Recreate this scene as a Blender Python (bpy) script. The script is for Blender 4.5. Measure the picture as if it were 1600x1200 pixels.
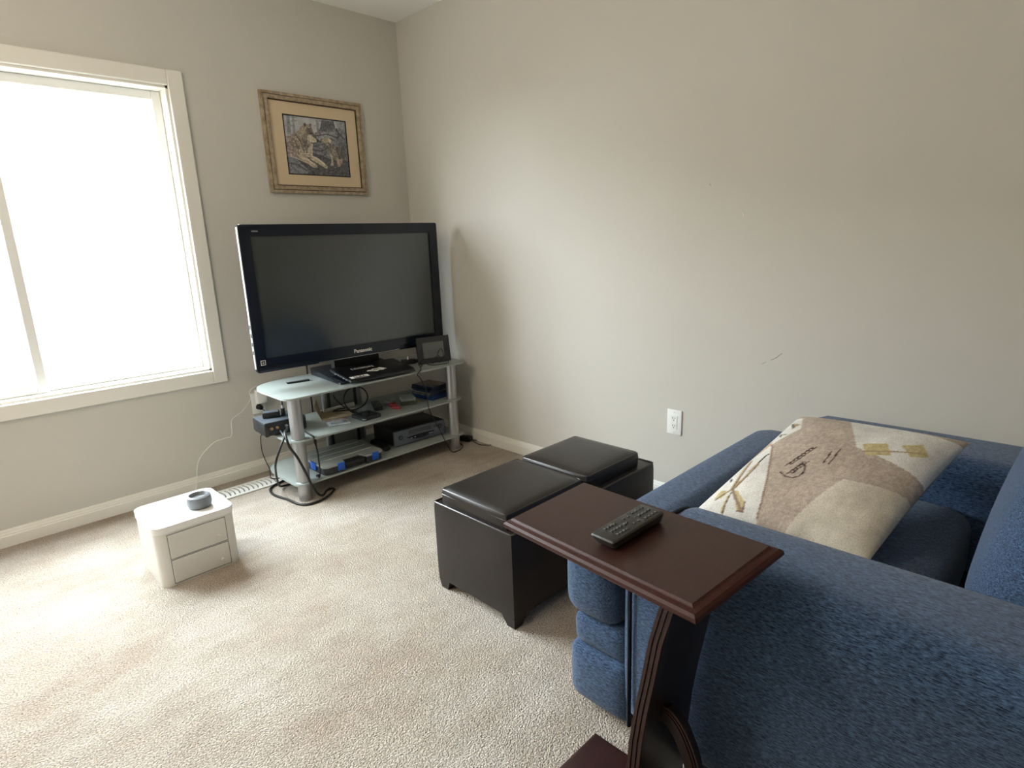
import bpy, bmesh, math, random
import numpy as np
from mathutils import Vector, Matrix

for o in list(bpy.data.objects):
    bpy.data.objects.remove(o, do_unlink=True)
sc = bpy.context.scene
C = sc.collection
random.seed(7)
rng = np.random.default_rng(7)
PI = math.pi

# ------------------------------------------------------------------ camera
cam_d = bpy.data.cameras.new('camera')
cam = bpy.data.objects.new('camera', cam_d)
C.objects.link(cam)
_yaw, _pitch, _roll = math.radians(44.542), math.radians(13.497), math.radians(-2.1483)
_f = Vector((math.sin(_yaw) * math.cos(_pitch), math.cos(_yaw) * math.cos(_pitch), -math.sin(_pitch)))
_r = Vector((math.cos(_yaw), -math.sin(_yaw), 0))
_u = _r.cross(_f)
_r2 = math.cos(_roll) * _r + math.sin(_roll) * _u
_u2 = -math.sin(_roll) * _r + math.cos(_roll) * _u
cam.matrix_world = Matrix(((_r2.x, _u2.x, -_f.x, -2.5626), (_r2.y, _u2.y, -_f.y, -3.5621), (_r2.z, _u2.z, -_f.z, 1.3264), (0, 0, 0, 1)))
cam_d.sensor_fit = 'HORIZONTAL'
cam_d.sensor_width = 36.0
cam_d.lens = 929.92 * 36.0 / 1600.0
cam_d.clip_start = 0.02
sc.camera = cam

# ------------------------------------------------------------------ light and exposure
w = bpy.data.worlds.new('overcast_sky')
sc.world = w
w.use_nodes = True
bg = w.node_tree.nodes['Background']
bg.inputs['Color'].default_value = (0.87, 0.955, 1.0, 1)
bg.inputs['Strength'].default_value = 35.5

sc.view_settings.view_transform = 'Standard'
sc.view_settings.look = 'None'
sc.view_settings.exposure = 0.44
sc.view_settings.gamma = 1.0
sc.view_settings.use_curve_mapping = False
sc.cycles.use_denoising = True
sc.cycles.max_bounces = 12
sc.cycles.diffuse_bounces = 8
sc.cycles.transparent_max_bounces = 16
sc.cycles.caustics_reflective = False
sc.cycles.caustics_refractive = False
sc.cycles.sample_clamp_indirect = 6.0

WIN = [(-2.95, -1.445, 0.675, 2.16)]           # window opening in the back wall: x0, x1, z0, z1
def portal(name, loc, rot, sx, sy):
    d = bpy.data.lights.new(name, 'AREA')
    d.shape = 'RECTANGLE'; d.size = sx; d.size_y = sy
    d.cycles.is_portal = True
    o = bpy.data.objects.new(name, d); C.objects.link(o)
    o.location = loc; o.rotation_euler = rot
    return o
x0, x1, z0, z1 = WIN[0]
portal('window_daylight', ((x0 + x1) / 2, 0.11, (z0 + z1) / 2), (-PI / 2, 0, 0), x1 - x0, z1 - z0)

# ------------------------------------------------------------------ materials
def lin(c):
    return tuple(((v / 255) / 12.92 if v / 255 <= 0.04045 else ((v / 255 + 0.055) / 1.055) ** 2.4) for v in c)
MATS = {}
def mat(name, rgb, rough=0.5, metal=0.0, spec=0.5, var=0.0, vscale=20.0, bump=0.0, bscale=200.0, stretch=None,
        coat=0.0, trans=0.0, ior=1.45, rgb2=None, detail=4.0, linear=False, sheen=0.0, rvar=0.0):
    if name in MATS: return MATS[name]
    m = bpy.data.materials.new(name); m.use_nodes = True
    nt = m.node_tree; N = nt.nodes; L = nt.links
    b = N['Principled BSDF']
    col = rgb if linear else lin(rgb)
    b.inputs['Base Color'].default_value = (*col, 1)
    b.inputs['Roughness'].default_value = rough
    b.inputs['Metallic'].default_value = metal
    b.inputs['Specular IOR Level'].default_value = spec
    b.inputs['IOR'].default_value = ior
    if coat: b.inputs['Coat Weight'].default_value = coat; b.inputs['Coat Roughness'].default_value = 0.08
    if trans: b.inputs['Transmission Weight'].default_value = trans
    if sheen: b.inputs['Sheen Weight'].default_value = sheen
    tc = N.new('ShaderNodeTexCoord'); mp = N.new('ShaderNodeMapping')
    L.new(tc.outputs['Object'], mp.inputs['Vector'])
    if stretch: mp.inputs['Scale'].default_value = stretch
    if var or rgb2:
        n = N.new('ShaderNodeTexNoise'); n.inputs['Scale'].default_value = vscale; n.inputs['Detail'].default_value = detail
        L.new(mp.outputs[0], n.inputs['Vector'])
        r = N.new('ShaderNodeValToRGB')
        r.color_ramp.elements[0].position = 0.35; r.color_ramp.elements[1].position = 0.65
        c2 = (lin(rgb2) if rgb2 else tuple(min(1, v * (1 + var)) for v in col))
        c1 = col if rgb2 else tuple(v * (1 - var) for v in col)
        r.color_ramp.elements[0].color = (*c1, 1); r.color_ramp.elements[1].color = (*c2, 1)
        L.new(n.outputs['Fac'], r.inputs['Fac']); L.new(r.outputs['Color'], b.inputs['Base Color'])
        if rvar:
            mr = N.new('ShaderNodeMapRange')
            mr.inputs['To Min'].default_value = max(0.02, rough - rvar); mr.inputs['To Max'].default_value = rough + rvar
            L.new(n.outputs['Fac'], mr.inputs['Value']); L.new(mr.outputs[0], b.inputs['Roughness'])
    if bump:
        n2 = N.new('ShaderNodeTexNoise'); n2.inputs['Scale'].default_value = bscale; n2.inputs['Detail'].default_value = 3
        L.new(mp.outputs[0], n2.inputs['Vector'])
        bp = N.new('ShaderNodeBump'); bp.inputs['Strength'].default_value = bump; bp.inputs['Distance'].default_value = 0.004
        L.new(n2.outputs['Fac'], bp.inputs['Height']); L.new(bp.outputs[0], b.inputs['Normal'])
    MATS[name] = m
    return m

def carpet_mat():
    m = bpy.data.materials.new('beige_carpet'); m.use_nodes = True
    nt = m.node_tree; N = nt.nodes; L = nt.links; b = N['Principled BSDF']
    b.inputs['Roughness'].default_value = 0.95; b.inputs['Specular IOR Level'].default_value = 0.1
    tc = N.new('ShaderNodeTexCoord')
    def noise(scale, detail=3, rough=0.6, stretch=None):
        n = N.new('ShaderNodeTexNoise'); n.inputs['Scale'].default_value = scale
        n.inputs['Detail'].default_value = detail; n.inputs['Roughness'].default_value = rough
        if stretch:
            mp = N.new('ShaderNodeMapping'); mp.inputs['Scale'].default_value = stretch
            L.new(tc.outputs['Object'], mp.inputs['Vector']); L.new(mp.outputs[0], n.inputs['Vector'])
        else: L.new(tc.outputs['Object'], n.inputs['Vector'])
        return n
    big = noise(2.6, 4, 0.65); fine = noise(190, 3, 0.7)
    streak = noise(9, 3, 0.6, (0.5, 1.6, 1))
    def ramp(src, p0, p1, c0, c1):
        r = N.new('ShaderNodeValToRGB'); e = r.color_ramp.elements
        e[0].position = p0; e[1].position = p1; e[0].color = (*c0, 1); e[1].color = (*c1, 1)
        L.new(src.outputs['Fac'], r.inputs['Fac']); return r
    base = ramp(big, 0.34, 0.66, lin((174, 162, 149)), lin((196, 190, 182)))
    sk = ramp(streak, 0.38, 0.68, (0.93, 0.92, 0.91), (1.04, 1.035, 1.03))
    fn = ramp(fine, 0.30, 0.70, (0.42, 0.395, 0.36), (1.46, 1.465, 1.47))
    def mul(a, c):
        x = N.new('ShaderNodeMix'); x.data_type = 'RGBA'; x.blend_type = 'MULTIPLY'; x.inputs['Factor'].default_value = 1
        L.new(a, x.inputs['A']); L.new(c, x.inputs['B']); return x.outputs['Result']
    L.new(mul(mul(base.outputs[0], sk.outputs[0]), fn.outputs[0]), b.inputs['Base Color'])
    v = N.new('ShaderNodeTexVoronoi'); v.inputs['Scale'].default_value = 210
    L.new(tc.outputs['Object'], v.inputs['Vector'])
    ad = N.new('ShaderNodeMath'); ad.operation = 'SUBTRACT'
    L.new(fine.outputs['Fac'], ad.inputs[0]); L.new(v.outputs['Distance'], ad.inputs[1])
    bp = N.new('ShaderNodeBump'); bp.inputs['Strength'].default_value = 0.9; bp.inputs['Distance'].default_value = 0.006
    L.new(ad.outputs[0], bp.inputs['Height']); L.new(bp.outputs[0], b.inputs['Normal'])
    return m

def fabric_mat(name, dark, light, sx):
    """woven upholstery with short streaks of paler thread"""
    m = bpy.data.materials.new(name); m.use_nodes = True
    nt = m.node_tree; N = nt.nodes; L = nt.links; b = N['Principled BSDF']
    b.inputs['Roughness'].default_value = 0.9; b.inputs['Specular IOR Level'].default_value = 0.15
    b.inputs['Sheen Weight'].default_value = 0.15
    tc = N.new('ShaderNodeTexCoord'); mp = N.new('ShaderNodeMapping'); mp.inputs['Scale'].default_value = sx
    L.new(tc.outputs['Object'], mp.inputs['Vector'])
    n = N.new('ShaderNodeTexNoise'); n.inputs['Scale'].default_value = 60; n.inputs['Detail'].default_value = 5; n.inputs['Roughness'].default_value = 0.75
    L.new(mp.outputs[0], n.inputs['Vector'])
    r = N.new('ShaderNodeValToRGB'); e = r.color_ramp.elements
    e[0].position = 0.38; e[1].position = 0.66; e[0].color = (*lin(dark), 1); e[1].color = (*lin(light), 1)
    L.new(n.outputs['Fac'], r.inputs['Fac']); L.new(r.outputs[0], b.inputs['Base Color'])
    bp = N.new('ShaderNodeBump'); bp.inputs['Strength'].default_value = 0.5; bp.inputs['Distance'].default_value = 0.003
    L.new(n.outputs['Fac'], bp.inputs['Height']); L.new(bp.outputs[0], b.inputs['Normal'])
    return m

def frosted_glass(name, tint, clear):
    m = bpy.data.materials.new(name); m.use_nodes = True
    nt = m.node_tree; N = nt.nodes; L = nt.links
    for n in list(N):
        if n.type != 'OUTPUT_MATERIAL': N.remove(n)
    out = [n for n in N if n.type == 'OUTPUT_MATERIAL'][0]
    df = N.new('ShaderNodeBsdfDiffuse'); df.inputs['Color'].default_value = (*lin(tint), 1)
    tl = N.new('ShaderNodeBsdfTranslucent'); tl.inputs['Color'].default_value = (*lin(tint), 1)
    tr = N.new('ShaderNodeBsdfTransparent'); tr.inputs['Color'].default_value = (*lin(tint), 1)
    gl = N.new('ShaderNodeBsdfGlossy'); gl.inputs['Roughness'].default_value = 0.12
    m1 = N.new('ShaderNodeMixShader'); m1.inputs[0].default_value = 0.42
    L.new(df.outputs[0], m1.inputs[1]); L.new(tl.outputs[0], m1.inputs[2])
    m2 = N.new('ShaderNodeMixShader'); m2.inputs[0].default_value = clear
    L.new(m1.outputs[0], m2.inputs[1]); L.new(tr.outputs[0], m2.inputs[2])
    fr = N.new('ShaderNodeFresnel'); fr.inputs['IOR'].default_value = 1.45
    m3 = N.new('ShaderNodeMixShader'); L.new(fr.outputs[0], m3.inputs[0])
    L.new(m2.outputs[0], m3.inputs[1]); L.new(gl.outputs[0], m3.inputs[2]); L.new(m3.outputs[0], out.inputs['Surface'])
    return m

def clear_mat(name, tint, clear, rough=0.05):
    m = bpy.data.materials.new(name); m.use_nodes = True
    nt = m.node_tree; N = nt.nodes; L = nt.links
    b = N['Principled BSDF']; out = [n for n in N if n.type == 'OUTPUT_MATERIAL'][0]
    b.inputs['Base Color'].default_value = (*lin(tint), 1); b.inputs['Roughness'].default_value = rough
    tr = N.new('ShaderNodeBsdfTransparent'); tr.inputs['Color'].default_value = (0.96, 0.97, 0.97, 1)
    mx = N.new('ShaderNodeMixShader'); mx.inputs[0].default_value = clear
    L.new(b.outputs[0], mx.inputs[1]); L.new(tr.outputs[0], mx.inputs[2]); L.new(mx.outputs[0], out.inputs['Surface'])
    return m

def print_mat(name, rough=0.6, grain=0):
    m = bpy.data.materials.new(name); m.use_nodes = True
    nt = m.node_tree; b = nt.nodes['Principled BSDF']; b.inputs['Roughness'].default_value = rough
    b.inputs['Specular IOR Level'].default_value = 0.25
    a = nt.nodes.new('ShaderNodeVertexColor'); a.layer_name = 'ink'
    src = a.outputs['Color']
    if grain:
        tc = nt.nodes.new('ShaderNodeTexCoord'); n = nt.nodes.new('ShaderNodeTexNoise'); n.inputs['Scale'].default_value = grain
        n.inputs['Detail'].default_value = 2
        nt.links.new(tc.outputs['Object'], n.inputs['Vector'])
        r = nt.nodes.new('ShaderNodeValToRGB'); e = r.color_ramp.elements
        e[0].position = 0.35; e[1].position = 0.6; e[0].color = (0.62, 0.6, 0.58, 1); e[1].color = (1.04, 1.04, 1.04, 1)
        nt.links.new(n.outputs['Fac'], r.inputs['Fac'])
        x = nt.nodes.new('ShaderNodeMix'); x.data_type = 'RGBA'; x.blend_type = 'MULTIPLY'; x.inputs['Factor'].default_value = 0.7
        nt.links.new(src, x.inputs['A']); nt.links.new(r.outputs[0], x.inputs['B']); src = x.outputs['Result']
        bp = nt.nodes.new('ShaderNodeBump'); bp.inputs['Strength'].default_value = 0.3; bp.inputs['Distance'].default_value = 0.002
        nt.links.new(n.outputs['Fac'], bp.inputs['Height']); nt.links.new(bp.outputs[0], b.inputs['Normal'])
    nt.links.new(src, b.inputs['Base Color'])
    return m

M = {
    'wall': mat('greige_wall_paint', (0.552, 0.537, 0.496), 0.85, spec=0.2, bump=0.12, bscale=260, linear=True),
    'ceiling': mat('stippled_ceiling', (0.90, 0.895, 0.88), 0.95, spec=0.1, bump=0.45, bscale=110, linear=True),
    'trim': mat('white_trim_paint', (226, 224, 217), 0.4),
    'carpet': carpet_mat(),
    'silver': mat('brushed_aluminium', (182, 184, 186), 0.36, metal=0.85, var=0.06, vscale=30, stretch=(40, 40, 0.6)),
    'panel': mat('grey_metal_panel', (128, 130, 130), 0.5, metal=0.3),
    'glass': frosted_glass('frosted_shelf_glass', (204, 214, 210), 0.16),
    'pane': clear_mat('window_glass', (230, 240, 240), 0.93, 0.02),
    'black': mat('black_plastic', (20, 21, 23), 0.4),
    'gloss': mat('gloss_black_plastic', (20, 25, 35), 0.16, spec=0.4),
    'screen': mat('plasma_screen_glass', (44, 50, 53), 0.09, spec=0.75, ior=1.55),
    'rubber': mat('black_cable_rubber', (18, 18, 18), 0.45),
    'darkgrey': mat('dark_grey_plastic', (42, 44, 47), 0.45),
    'grey': mat('grey_plastic', (104, 108, 112), 0.5),
    'slate': mat('slate_grey_plastic', (70, 76, 84), 0.38),
    'white': mat('white_plastic', (232, 233, 232), 0.35),
    'offwhite': mat('off_white_plastic', (214, 213, 208), 0.42),
    'ink': mat('white_ink', (225, 225, 222), 0.5),
    'keymark': mat('dim_key_print', (150, 148, 140), 0.5),
    'inkgrey': mat('grey_ink', (150, 152, 155), 0.5),
    'leather': mat('dark_brown_bonded_leather', (30, 25, 23), 0.36, spec=0.55, var=0.18, vscale=9, bump=0.16, bscale=520, rvar=0.07),
    'seam': mat('leather_welt', (44, 38, 36), 0.28, spec=0.7, bump=0.1, bscale=500),
    'cherry': mat('dark_cherry_wood', (42, 21, 17), 0.40, rgb2=(51, 27, 22), vscale=26, stretch=(1, 7, 7), coat=0.08, bump=0.03, bscale=300, detail=6),
    'cherryedge': mat('dark_cherry_moulding', (52, 24, 19), 0.5, spec=0.3, rgb2=(62, 31, 25), vscale=26, stretch=(1, 7, 7)),
    'cherrydark': mat('dark_cherry_groove', (28, 15, 13), 0.38, coat=0.15),
    'blue': fabric_mat('blue_woven_upholstery', (14, 27, 50), (88, 116, 154), (7.5, 1.3, 7.5)),
    'bluepipe': mat('navy_piping', (14, 20, 34), 0.9),
    'frame_wood': mat('weathered_frame_wood', (138, 121, 99), 0.6, rgb2=(172, 156, 132), vscale=40, stretch=(1, 1, 1), bump=0.4, bscale=90),
    'frame_groove': mat('dark_frame_groove', (70, 52, 40), 0.7),
    'mat_board': mat('tan_mat_board', (206, 187, 158), 0.9, spec=0.1),
    'blueplastic': mat('bright_blue_plastic', (24, 82, 178), 0.4),
    'lid': clear_mat('milky_clear_lid', (182, 186, 184), 0.45, 0.25),
    'lidrib': clear_mat('milky_lid_ridge', (214, 216, 212), 0.25, 0.25),
    'clearbox': clear_mat('clear_acrylic', (215, 222, 220), 0.7, 0.08),
    'kraft': mat('tan_envelope_paper', (186, 164, 134), 0.85, var=0.05),
    'paper': mat('white_paper', (206, 206, 200), 0.8),
    'gold': mat('brass_connector', (190, 150, 110), 0.3, metal=0.8),
    'ground': mat('outdoor_paving', (104, 98, 90), 0.95, var=0.15, vscale=2),
}

# ------------------------------------------------------------------ geometry helpers
ORG = {}
def root_of(o):
    while o.parent: o = o.parent
    return o
def obj(name, bm, m, parent=None, smooth=30, recalc=True):
    if recalc: bmesh.ops.recalc_face_normals(bm, faces=bm.faces)
    if parent is not None:
        bmesh.ops.translate(bm, verts=bm.verts, vec=-ORG.get(root_of(parent).name, Vector((0, 0, 0))))
    me = bpy.data.meshes.new(name)
    bm.to_mesh(me); bm.free()
    if m is not None: me.materials.append(m)
    if smooth:
        me.polygons.foreach_set('use_smooth', [True] * len(me.polygons))
        me.set_sharp_from_angle(angle=math.radians(smooth))
    o = bpy.data.objects.new(name, me); C.objects.link(o)
    if parent is not None: o.parent = parent
    return o
def tag(o, label, cat, group=None):
    o['label'] = label; o['category'] = cat
    if group: o['group'] = group
    return o
def struct(o):
    o['kind'] = 'structure'; return o
def thing(name, label, cat, loc=(0, 0, 0), group=None, world=True, rot=None, matrix=None):
    """An Empty at the thing's base. world=True: parts are authored in world coordinates."""
    o = bpy.data.objects.new(name, None); C.objects.link(o)
    o.empty_display_size = 0.05
    if matrix is not None: o.matrix_world = matrix
    else:
        o.location = loc
        if rot is not None: o.rotation_euler = rot
    ORG[o.name] = Vector(loc) if (world and matrix is None) else Vector((0, 0, 0))
    return tag(o, label, cat, group)
def BM(): return bmesh.new()
def box(bm, x0, x1, y0, y1, z0, z1, bev=0.0, seg=2, rz=0.0, mtx=None):
    r = bmesh.ops.create_cube(bm, size=1.0)
    vs = r['verts']
    sx, sy, sz = x1 - x0, y1 - y0, z1 - z0
    for v in vs: v.co = Vector((v.co.x * sx, v.co.y * sy, v.co.z * sz))
    if bev:
        es = list({e for v in vs for e in v.link_edges})
        res = bmesh.ops.bevel(bm, geom=es, offset=min(bev, 0.49 * min(sx, sy, sz)), segments=seg, affect='EDGES', profile=0.5)
        vs = list({v for f in res['faces'] for v in f.verts} | {v for v in vs if v.is_valid})
    c = Vector(((x0 + x1) / 2, (y0 + y1) / 2, (z0 + z1) / 2))
    T = Matrix.Translation(c) @ Matrix.Rotation(rz, 4, 'Z')
    if mtx is not None: T = mtx @ T
    for v in vs: v.co = T @ v.co
    return vs
def bxo(name, m, parent, x0, x1, y0, y1, z0, z1, bev=0.0, seg=2, rz=0.0):
    bm = BM(); box(bm, x0, x1, y0, y1, z0, z1, bev, seg, rz)
    return obj(name, bm, m, parent)
def prism(bm, pts, axis, a, b):
    """extrude a 2-D outline along axis ('x': pts=(y,z), 'y': pts=(x,z), 'z': pts=(x,y))"""
    def P(p, t):
        return {'x': (t, p[0], p[1]), 'y': (p[0], t, p[1]), 'z': (p[0], p[1], t)}[axis]
    v0 = [bm.verts.new(P(p, a)) for p in pts]; v1 = [bm.verts.new(P(p, b)) for p in pts]
    n = len(pts)
    for i in range(n): bm.faces.new((v0[i], v0[(i + 1) % n], v1[(i + 1) % n], v1[i]))
    bm.faces.new(v0[::-1]); bm.faces.new(v1)
    return v0 + v1
def lathe(bm, prof, c=(0, 0, 0), n=24, sx=1.0, sy=1.0):
    """profile of (radius, z) turned about z"""
    rings = []
    for r, z in prof:
        rings.append([bm.verts.new((c[0] + r * sx * math.cos(2 * PI * i / n), c[1] + r * sy * math.sin(2 * PI * i / n), c[2] + z)) for i in range(n)])
    for a, b in zip(rings[:-1], rings[1:]):
        for i in range(n): bm.faces.new((a[i], a[(i + 1) % n], b[(i + 1) % n], b[i]))
    bm.faces.new(rings[0][::-1]); bm.faces.new(rings[-1])
def smooth_path(pts, n=8, closed=False):
    P = [Vector(p) for p in pts]
    if len(P) < 3: return P
    out = []
    m = len(P)
    rngi = range(m) if closed else range(m - 1)
    for i in rngi:
        p1, p2 = P[i], P[(i + 1) % m]
        p0 = P[(i - 1) % m] if (closed or i > 0) else p1 + (p1 - p2)
        p3 = P[(i + 2) % m] if (closed or i + 2 < m) else p2 + (p2 - p1)
        for k in range(n):
            t = k / n
            out.append(0.5 * ((2 * p1) + (-p0 + p2) * t + (2 * p0 - 5 * p1 + 4 * p2 - p3) * t * t + (-p0 + 3 * p1 - 3 * p2 + p3) * t ** 3))
    if not closed: out.append(P[-1])
    return out
def tube(bm, pts, r, n=8, sub=8, closed=False, r2=None, up=None):
    P = smooth_path(pts, sub, closed) if sub else [Vector(p) for p in pts]
    m = len(P); rings = []
    prev = None
    for i, p in enumerate(P):
        t = (P[(i + 1) % m] - P[i - 1]) if closed else (P[min(i + 1, m - 1)] - P[max(i - 1, 0)])
        if t.length < 1e-9: t = Vector((0, 0, 1))
        t.normalize()
        if prev is None:
            a = Vector((0, 0, 1)) if abs(t.z) < 0.9 else Vector((1, 0, 0))
            if up is not None: a = Vector(up)
            nrm = (a - t * a.dot(t)).normalized()
        else:
            nrm = prev - t * prev.dot(t)
            nrm = nrm.normalized() if nrm.length > 1e-6 else prev
        prev = nrm; bn = t.cross(nrm)
        rr = r2 if r2 else r
        rings.append([bm.verts.new(p + nrm * (r * math.cos(2 * PI * k / n)) + bn * (rr * math.sin(2 * PI * k / n))) for k in range(n)])
    pairs = list(zip(rings[:-1], rings[1:])) + ([(rings[-1], rings[0])] if closed else [])
    for a, b in pairs:
        for k in range(n): bm.faces.new((a[k], a[(k + 1) % n], b[(k + 1) % n], b[k]))
    if not closed: bm.faces.new(rings[0][::-1]); bm.faces.new(rings[-1])
def tubo(name, m, parent, pts, r, n=8, sub=8, closed=False):
    bm = BM(); tube(bm, pts, r, n, sub, closed); return obj(name, bm, m, parent, 60)
def cyl(bm, p0, p1, r, n=16, r1=None):
    p0, p1 = Vector(p0), Vector(p1); t = (p1 - p0).normalized()
    a = Vector((0, 0, 1)) if abs(t.z) < 0.9 else Vector((1, 0, 0))
    u = (a - t * a.dot(t)).normalized(); v = t.cross(u)
    R0 = [bm.verts.new(p0 + (u * math.cos(2 * PI * k / n) + v * math.sin(2 * PI * k / n)) * r) for k in range(n)]
    R1 = [bm.verts.new(p1 + (u * math.cos(2 * PI * k / n) + v * math.sin(2 * PI * k / n)) * (r if r1 is None else r1)) for k in range(n)]
    for k in range(n): bm.faces.new((R0[k], R0[(k + 1) % n], R1[(k + 1) % n], R1[k]))
    bm.faces.new(R0[::-1]); bm.faces.new(R1)
def rounded(pts, r, n=6):
    """2-D polygon with rounded corners; r one number or one per corner"""
    out = []; m = len(pts)
    for i in range(m):
        p = Vector(pts[i]); a = Vector(pts[i - 1]); b = Vector(pts[(i + 1) % m])
        rr = r[i] if isinstance(r, (list, tuple)) else r
        da, db = (a - p), (b - p); la, lb = da.length, db.length
        rr = min(rr, la * 0.49, lb * 0.49)
        if rr < 1e-5: out.append(tuple(p)); continue
        s, e = p + da / la * rr, p + db / lb * rr
        for k in range(n + 1):
            t = k / n
            out.append(tuple(s * (1 - t) ** 2 + p * 2 * t * (1 - t) + e * t * t))
    return out
def bevel_all(bm, off, seg=2, ang=30):
    es = [e for e in bm.edges if len(e.link_faces) == 2 and e.calc_face_angle(0) > math.radians(ang)]
    bmesh.ops.bevel(bm, geom=es, offset=off, segments=seg, affect='EDGES', profile=0.5)
def xform(bm, T):
    bmesh.ops.transform(bm, matrix=T, verts=bm.verts)
def pad(bm, x0, x1, y0, y1, z0, z1, r=0.04, bulge=(0, 0, 0), seg=4, cuts=6):
    """upholstered block: rounded box whose faces swell by bulge (x, y, z)"""
    t = BM(); box(t, x0, x1, y0, y1, z0, z1)
    bmesh.ops.subdivide_edges(t, edges=t.edges, cuts=cuts, use_grid_fill=True)
    c = Vector(((x0 + x1) / 2, (y0 + y1) / 2, (z0 + z1) / 2)); h = Vector(((x1 - x0) / 2, (y1 - y0) / 2, (z1 - z0) / 2))
    for v in t.verts:
        d = v.co - c
        # round the box: clamp to the inner box and push out by r
        i = Vector([max(-(h[k] - r), min(h[k] - r, d[k])) for k in range(3)])
        o = d - i
        if o.length > 1e-6: d = i + o.normalized() * r if True else d
        a = [d[k] / h[k] for k in range(3)]
        for k in range(3):
            o1, o2 = (k + 1) % 3, (k + 2) % 3
            d[k] += bulge[k] * (1 if a[k] > 0 else -1) * abs(a[k]) ** 2 * max(0, 1 - a[o1] ** 2) * max(0, 1 - a[o2] ** 2)
        v.co = c + d
    me = bpy.data.meshes.new('tmp'); t.to_mesh(me); t.free(); bm.from_mesh(me); bpy.data.meshes.remove(me)
def pado(name, m, parent, *a, **k):
    bm = BM(); pad(bm, *a, **k); return obj(name, bm, m, parent, 60)
def text_mesh(s, size, depth=0.0006, bold=0.0, align='CENTER'):
    cu = bpy.data.curves.new('txt', 'FONT'); cu.body = s; cu.size = size; cu.align_x = align; cu.align_y = 'CENTER'
    cu.extrude = depth; cu.offset = bold; cu.resolution_u = 3
    o = bpy.data.objects.new('txt', cu); C.objects.link(o)
    dg = bpy.context.evaluated_depsgraph_get()
    me = bpy.data.meshes.new_from_object(o.evaluated_get(dg))
    bpy.data.objects.remove(o, do_unlink=True); bpy.data.curves.remove(cu)
    bm = BM(); bm.from_mesh(me); bpy.data.meshes.remove(me)
    return bm
def lettering(name, s, size, m, parent, T, bold=0.0, depth=0.0006):
    bm = text_mesh(s, size, depth, bold); xform(bm, T)
    return obj(name, bm, m, parent, 0, recalc=False)
def inside(px, py, poly):
    r = np.zeros(px.shape, bool); n = len(poly)
    for i in range(n):
        xa, ya = poly[i]; xb, yb = poly[(i + 1) % n]
        if ya == yb: continue
        c = ((ya > py) != (yb > py)) & (px < (xb - xa) * (py - ya) / (yb - ya) + xa)
        r ^= c
    return r
def near_line(px, py, pts, wd):
    d = np.full(px.shape, 1e9)
    for (xa, ya), (xb, yb) in zip(pts[:-1], pts[1:]):
        L2 = (xb - xa) ** 2 + (yb - ya) ** 2 + 1e-12
        t = np.clip(((px - xa) * (xb - xa) + (py - ya) * (yb - ya)) / L2, 0, 1)
        d = np.minimum(d, np.hypot(px - xa - t * (xb - xa), py - ya - t * (yb - ya)))
    return d < wd
def ink(o, cols):
    """per-vertex printed colour (linear)"""
    at = o.data.color_attributes.new('ink', 'FLOAT_COLOR', 'POINT')
    at.data.foreach_set('color', np.concatenate([cols, np.ones((len(cols), 1))], 1).astype(np.float32).ravel())
def L8(a):
    a = np.asarray(a, float) / 255
    return np.where(a <= 0.04045, a / 12.92, ((a + 0.055) / 1.055) ** 2.4)

# ------------------------------------------------------------------ the room
H = 2.74
XL, YF = -4.3, -5.6
TH = 0.14
def slab(name, parts, m):
    bm = BM()
    for p in parts: box(bm, *p)
    return struct(obj(name, bm, m, None, 0))
bm = BM(); box(bm, XL - TH, TH, YF - TH, TH, -0.12, 0)
struct(obj('floor', bm, M['carpet'], None, 0))
slab('ceiling', [(XL - TH, TH, YF - TH, TH, H, H + 0.12)], M['ceiling'])
slab('wall_right', [(0, TH, YF - TH, TH, 0, H)], M['wall'])
x0, x1, z0, z1 = WIN[0]
slab('wall_back', [(XL - TH, x0, 0, TH, 0, H), (x1, 0, 0, TH, 0, H), (x0, x1, 0, TH, 0, z0), (x0, x1, 0, TH, z1, H)], M['wall'])
slab('wall_left', [(XL - TH, XL, YF - TH, 0, 0, H)], M['wall'])
slab('wall_front', [(XL, 0, YF - TH, YF, 0, H)], M['wall'])
BP = [(0, 0), (0.016, 0), (0.016, 0.052), (0.013, 0.056), (0.013, 0.062), (0.009, 0.070), (0.009, 0.074), (0.005, 0.083), (0, 0.083)]
bm = BM(); prism(bm, [(-p[0], p[1]) for p in BP], 'x', XL, 0.0)
struct(obj('baseboard_back', bm, M['trim'], None, 20))
bm = BM(); prism(bm, [(-p[0], p[1]) for p in BP], 'y', YF, -0.016)
struct(obj('baseboard_right', bm, M['trim'], None, 20))

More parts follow.
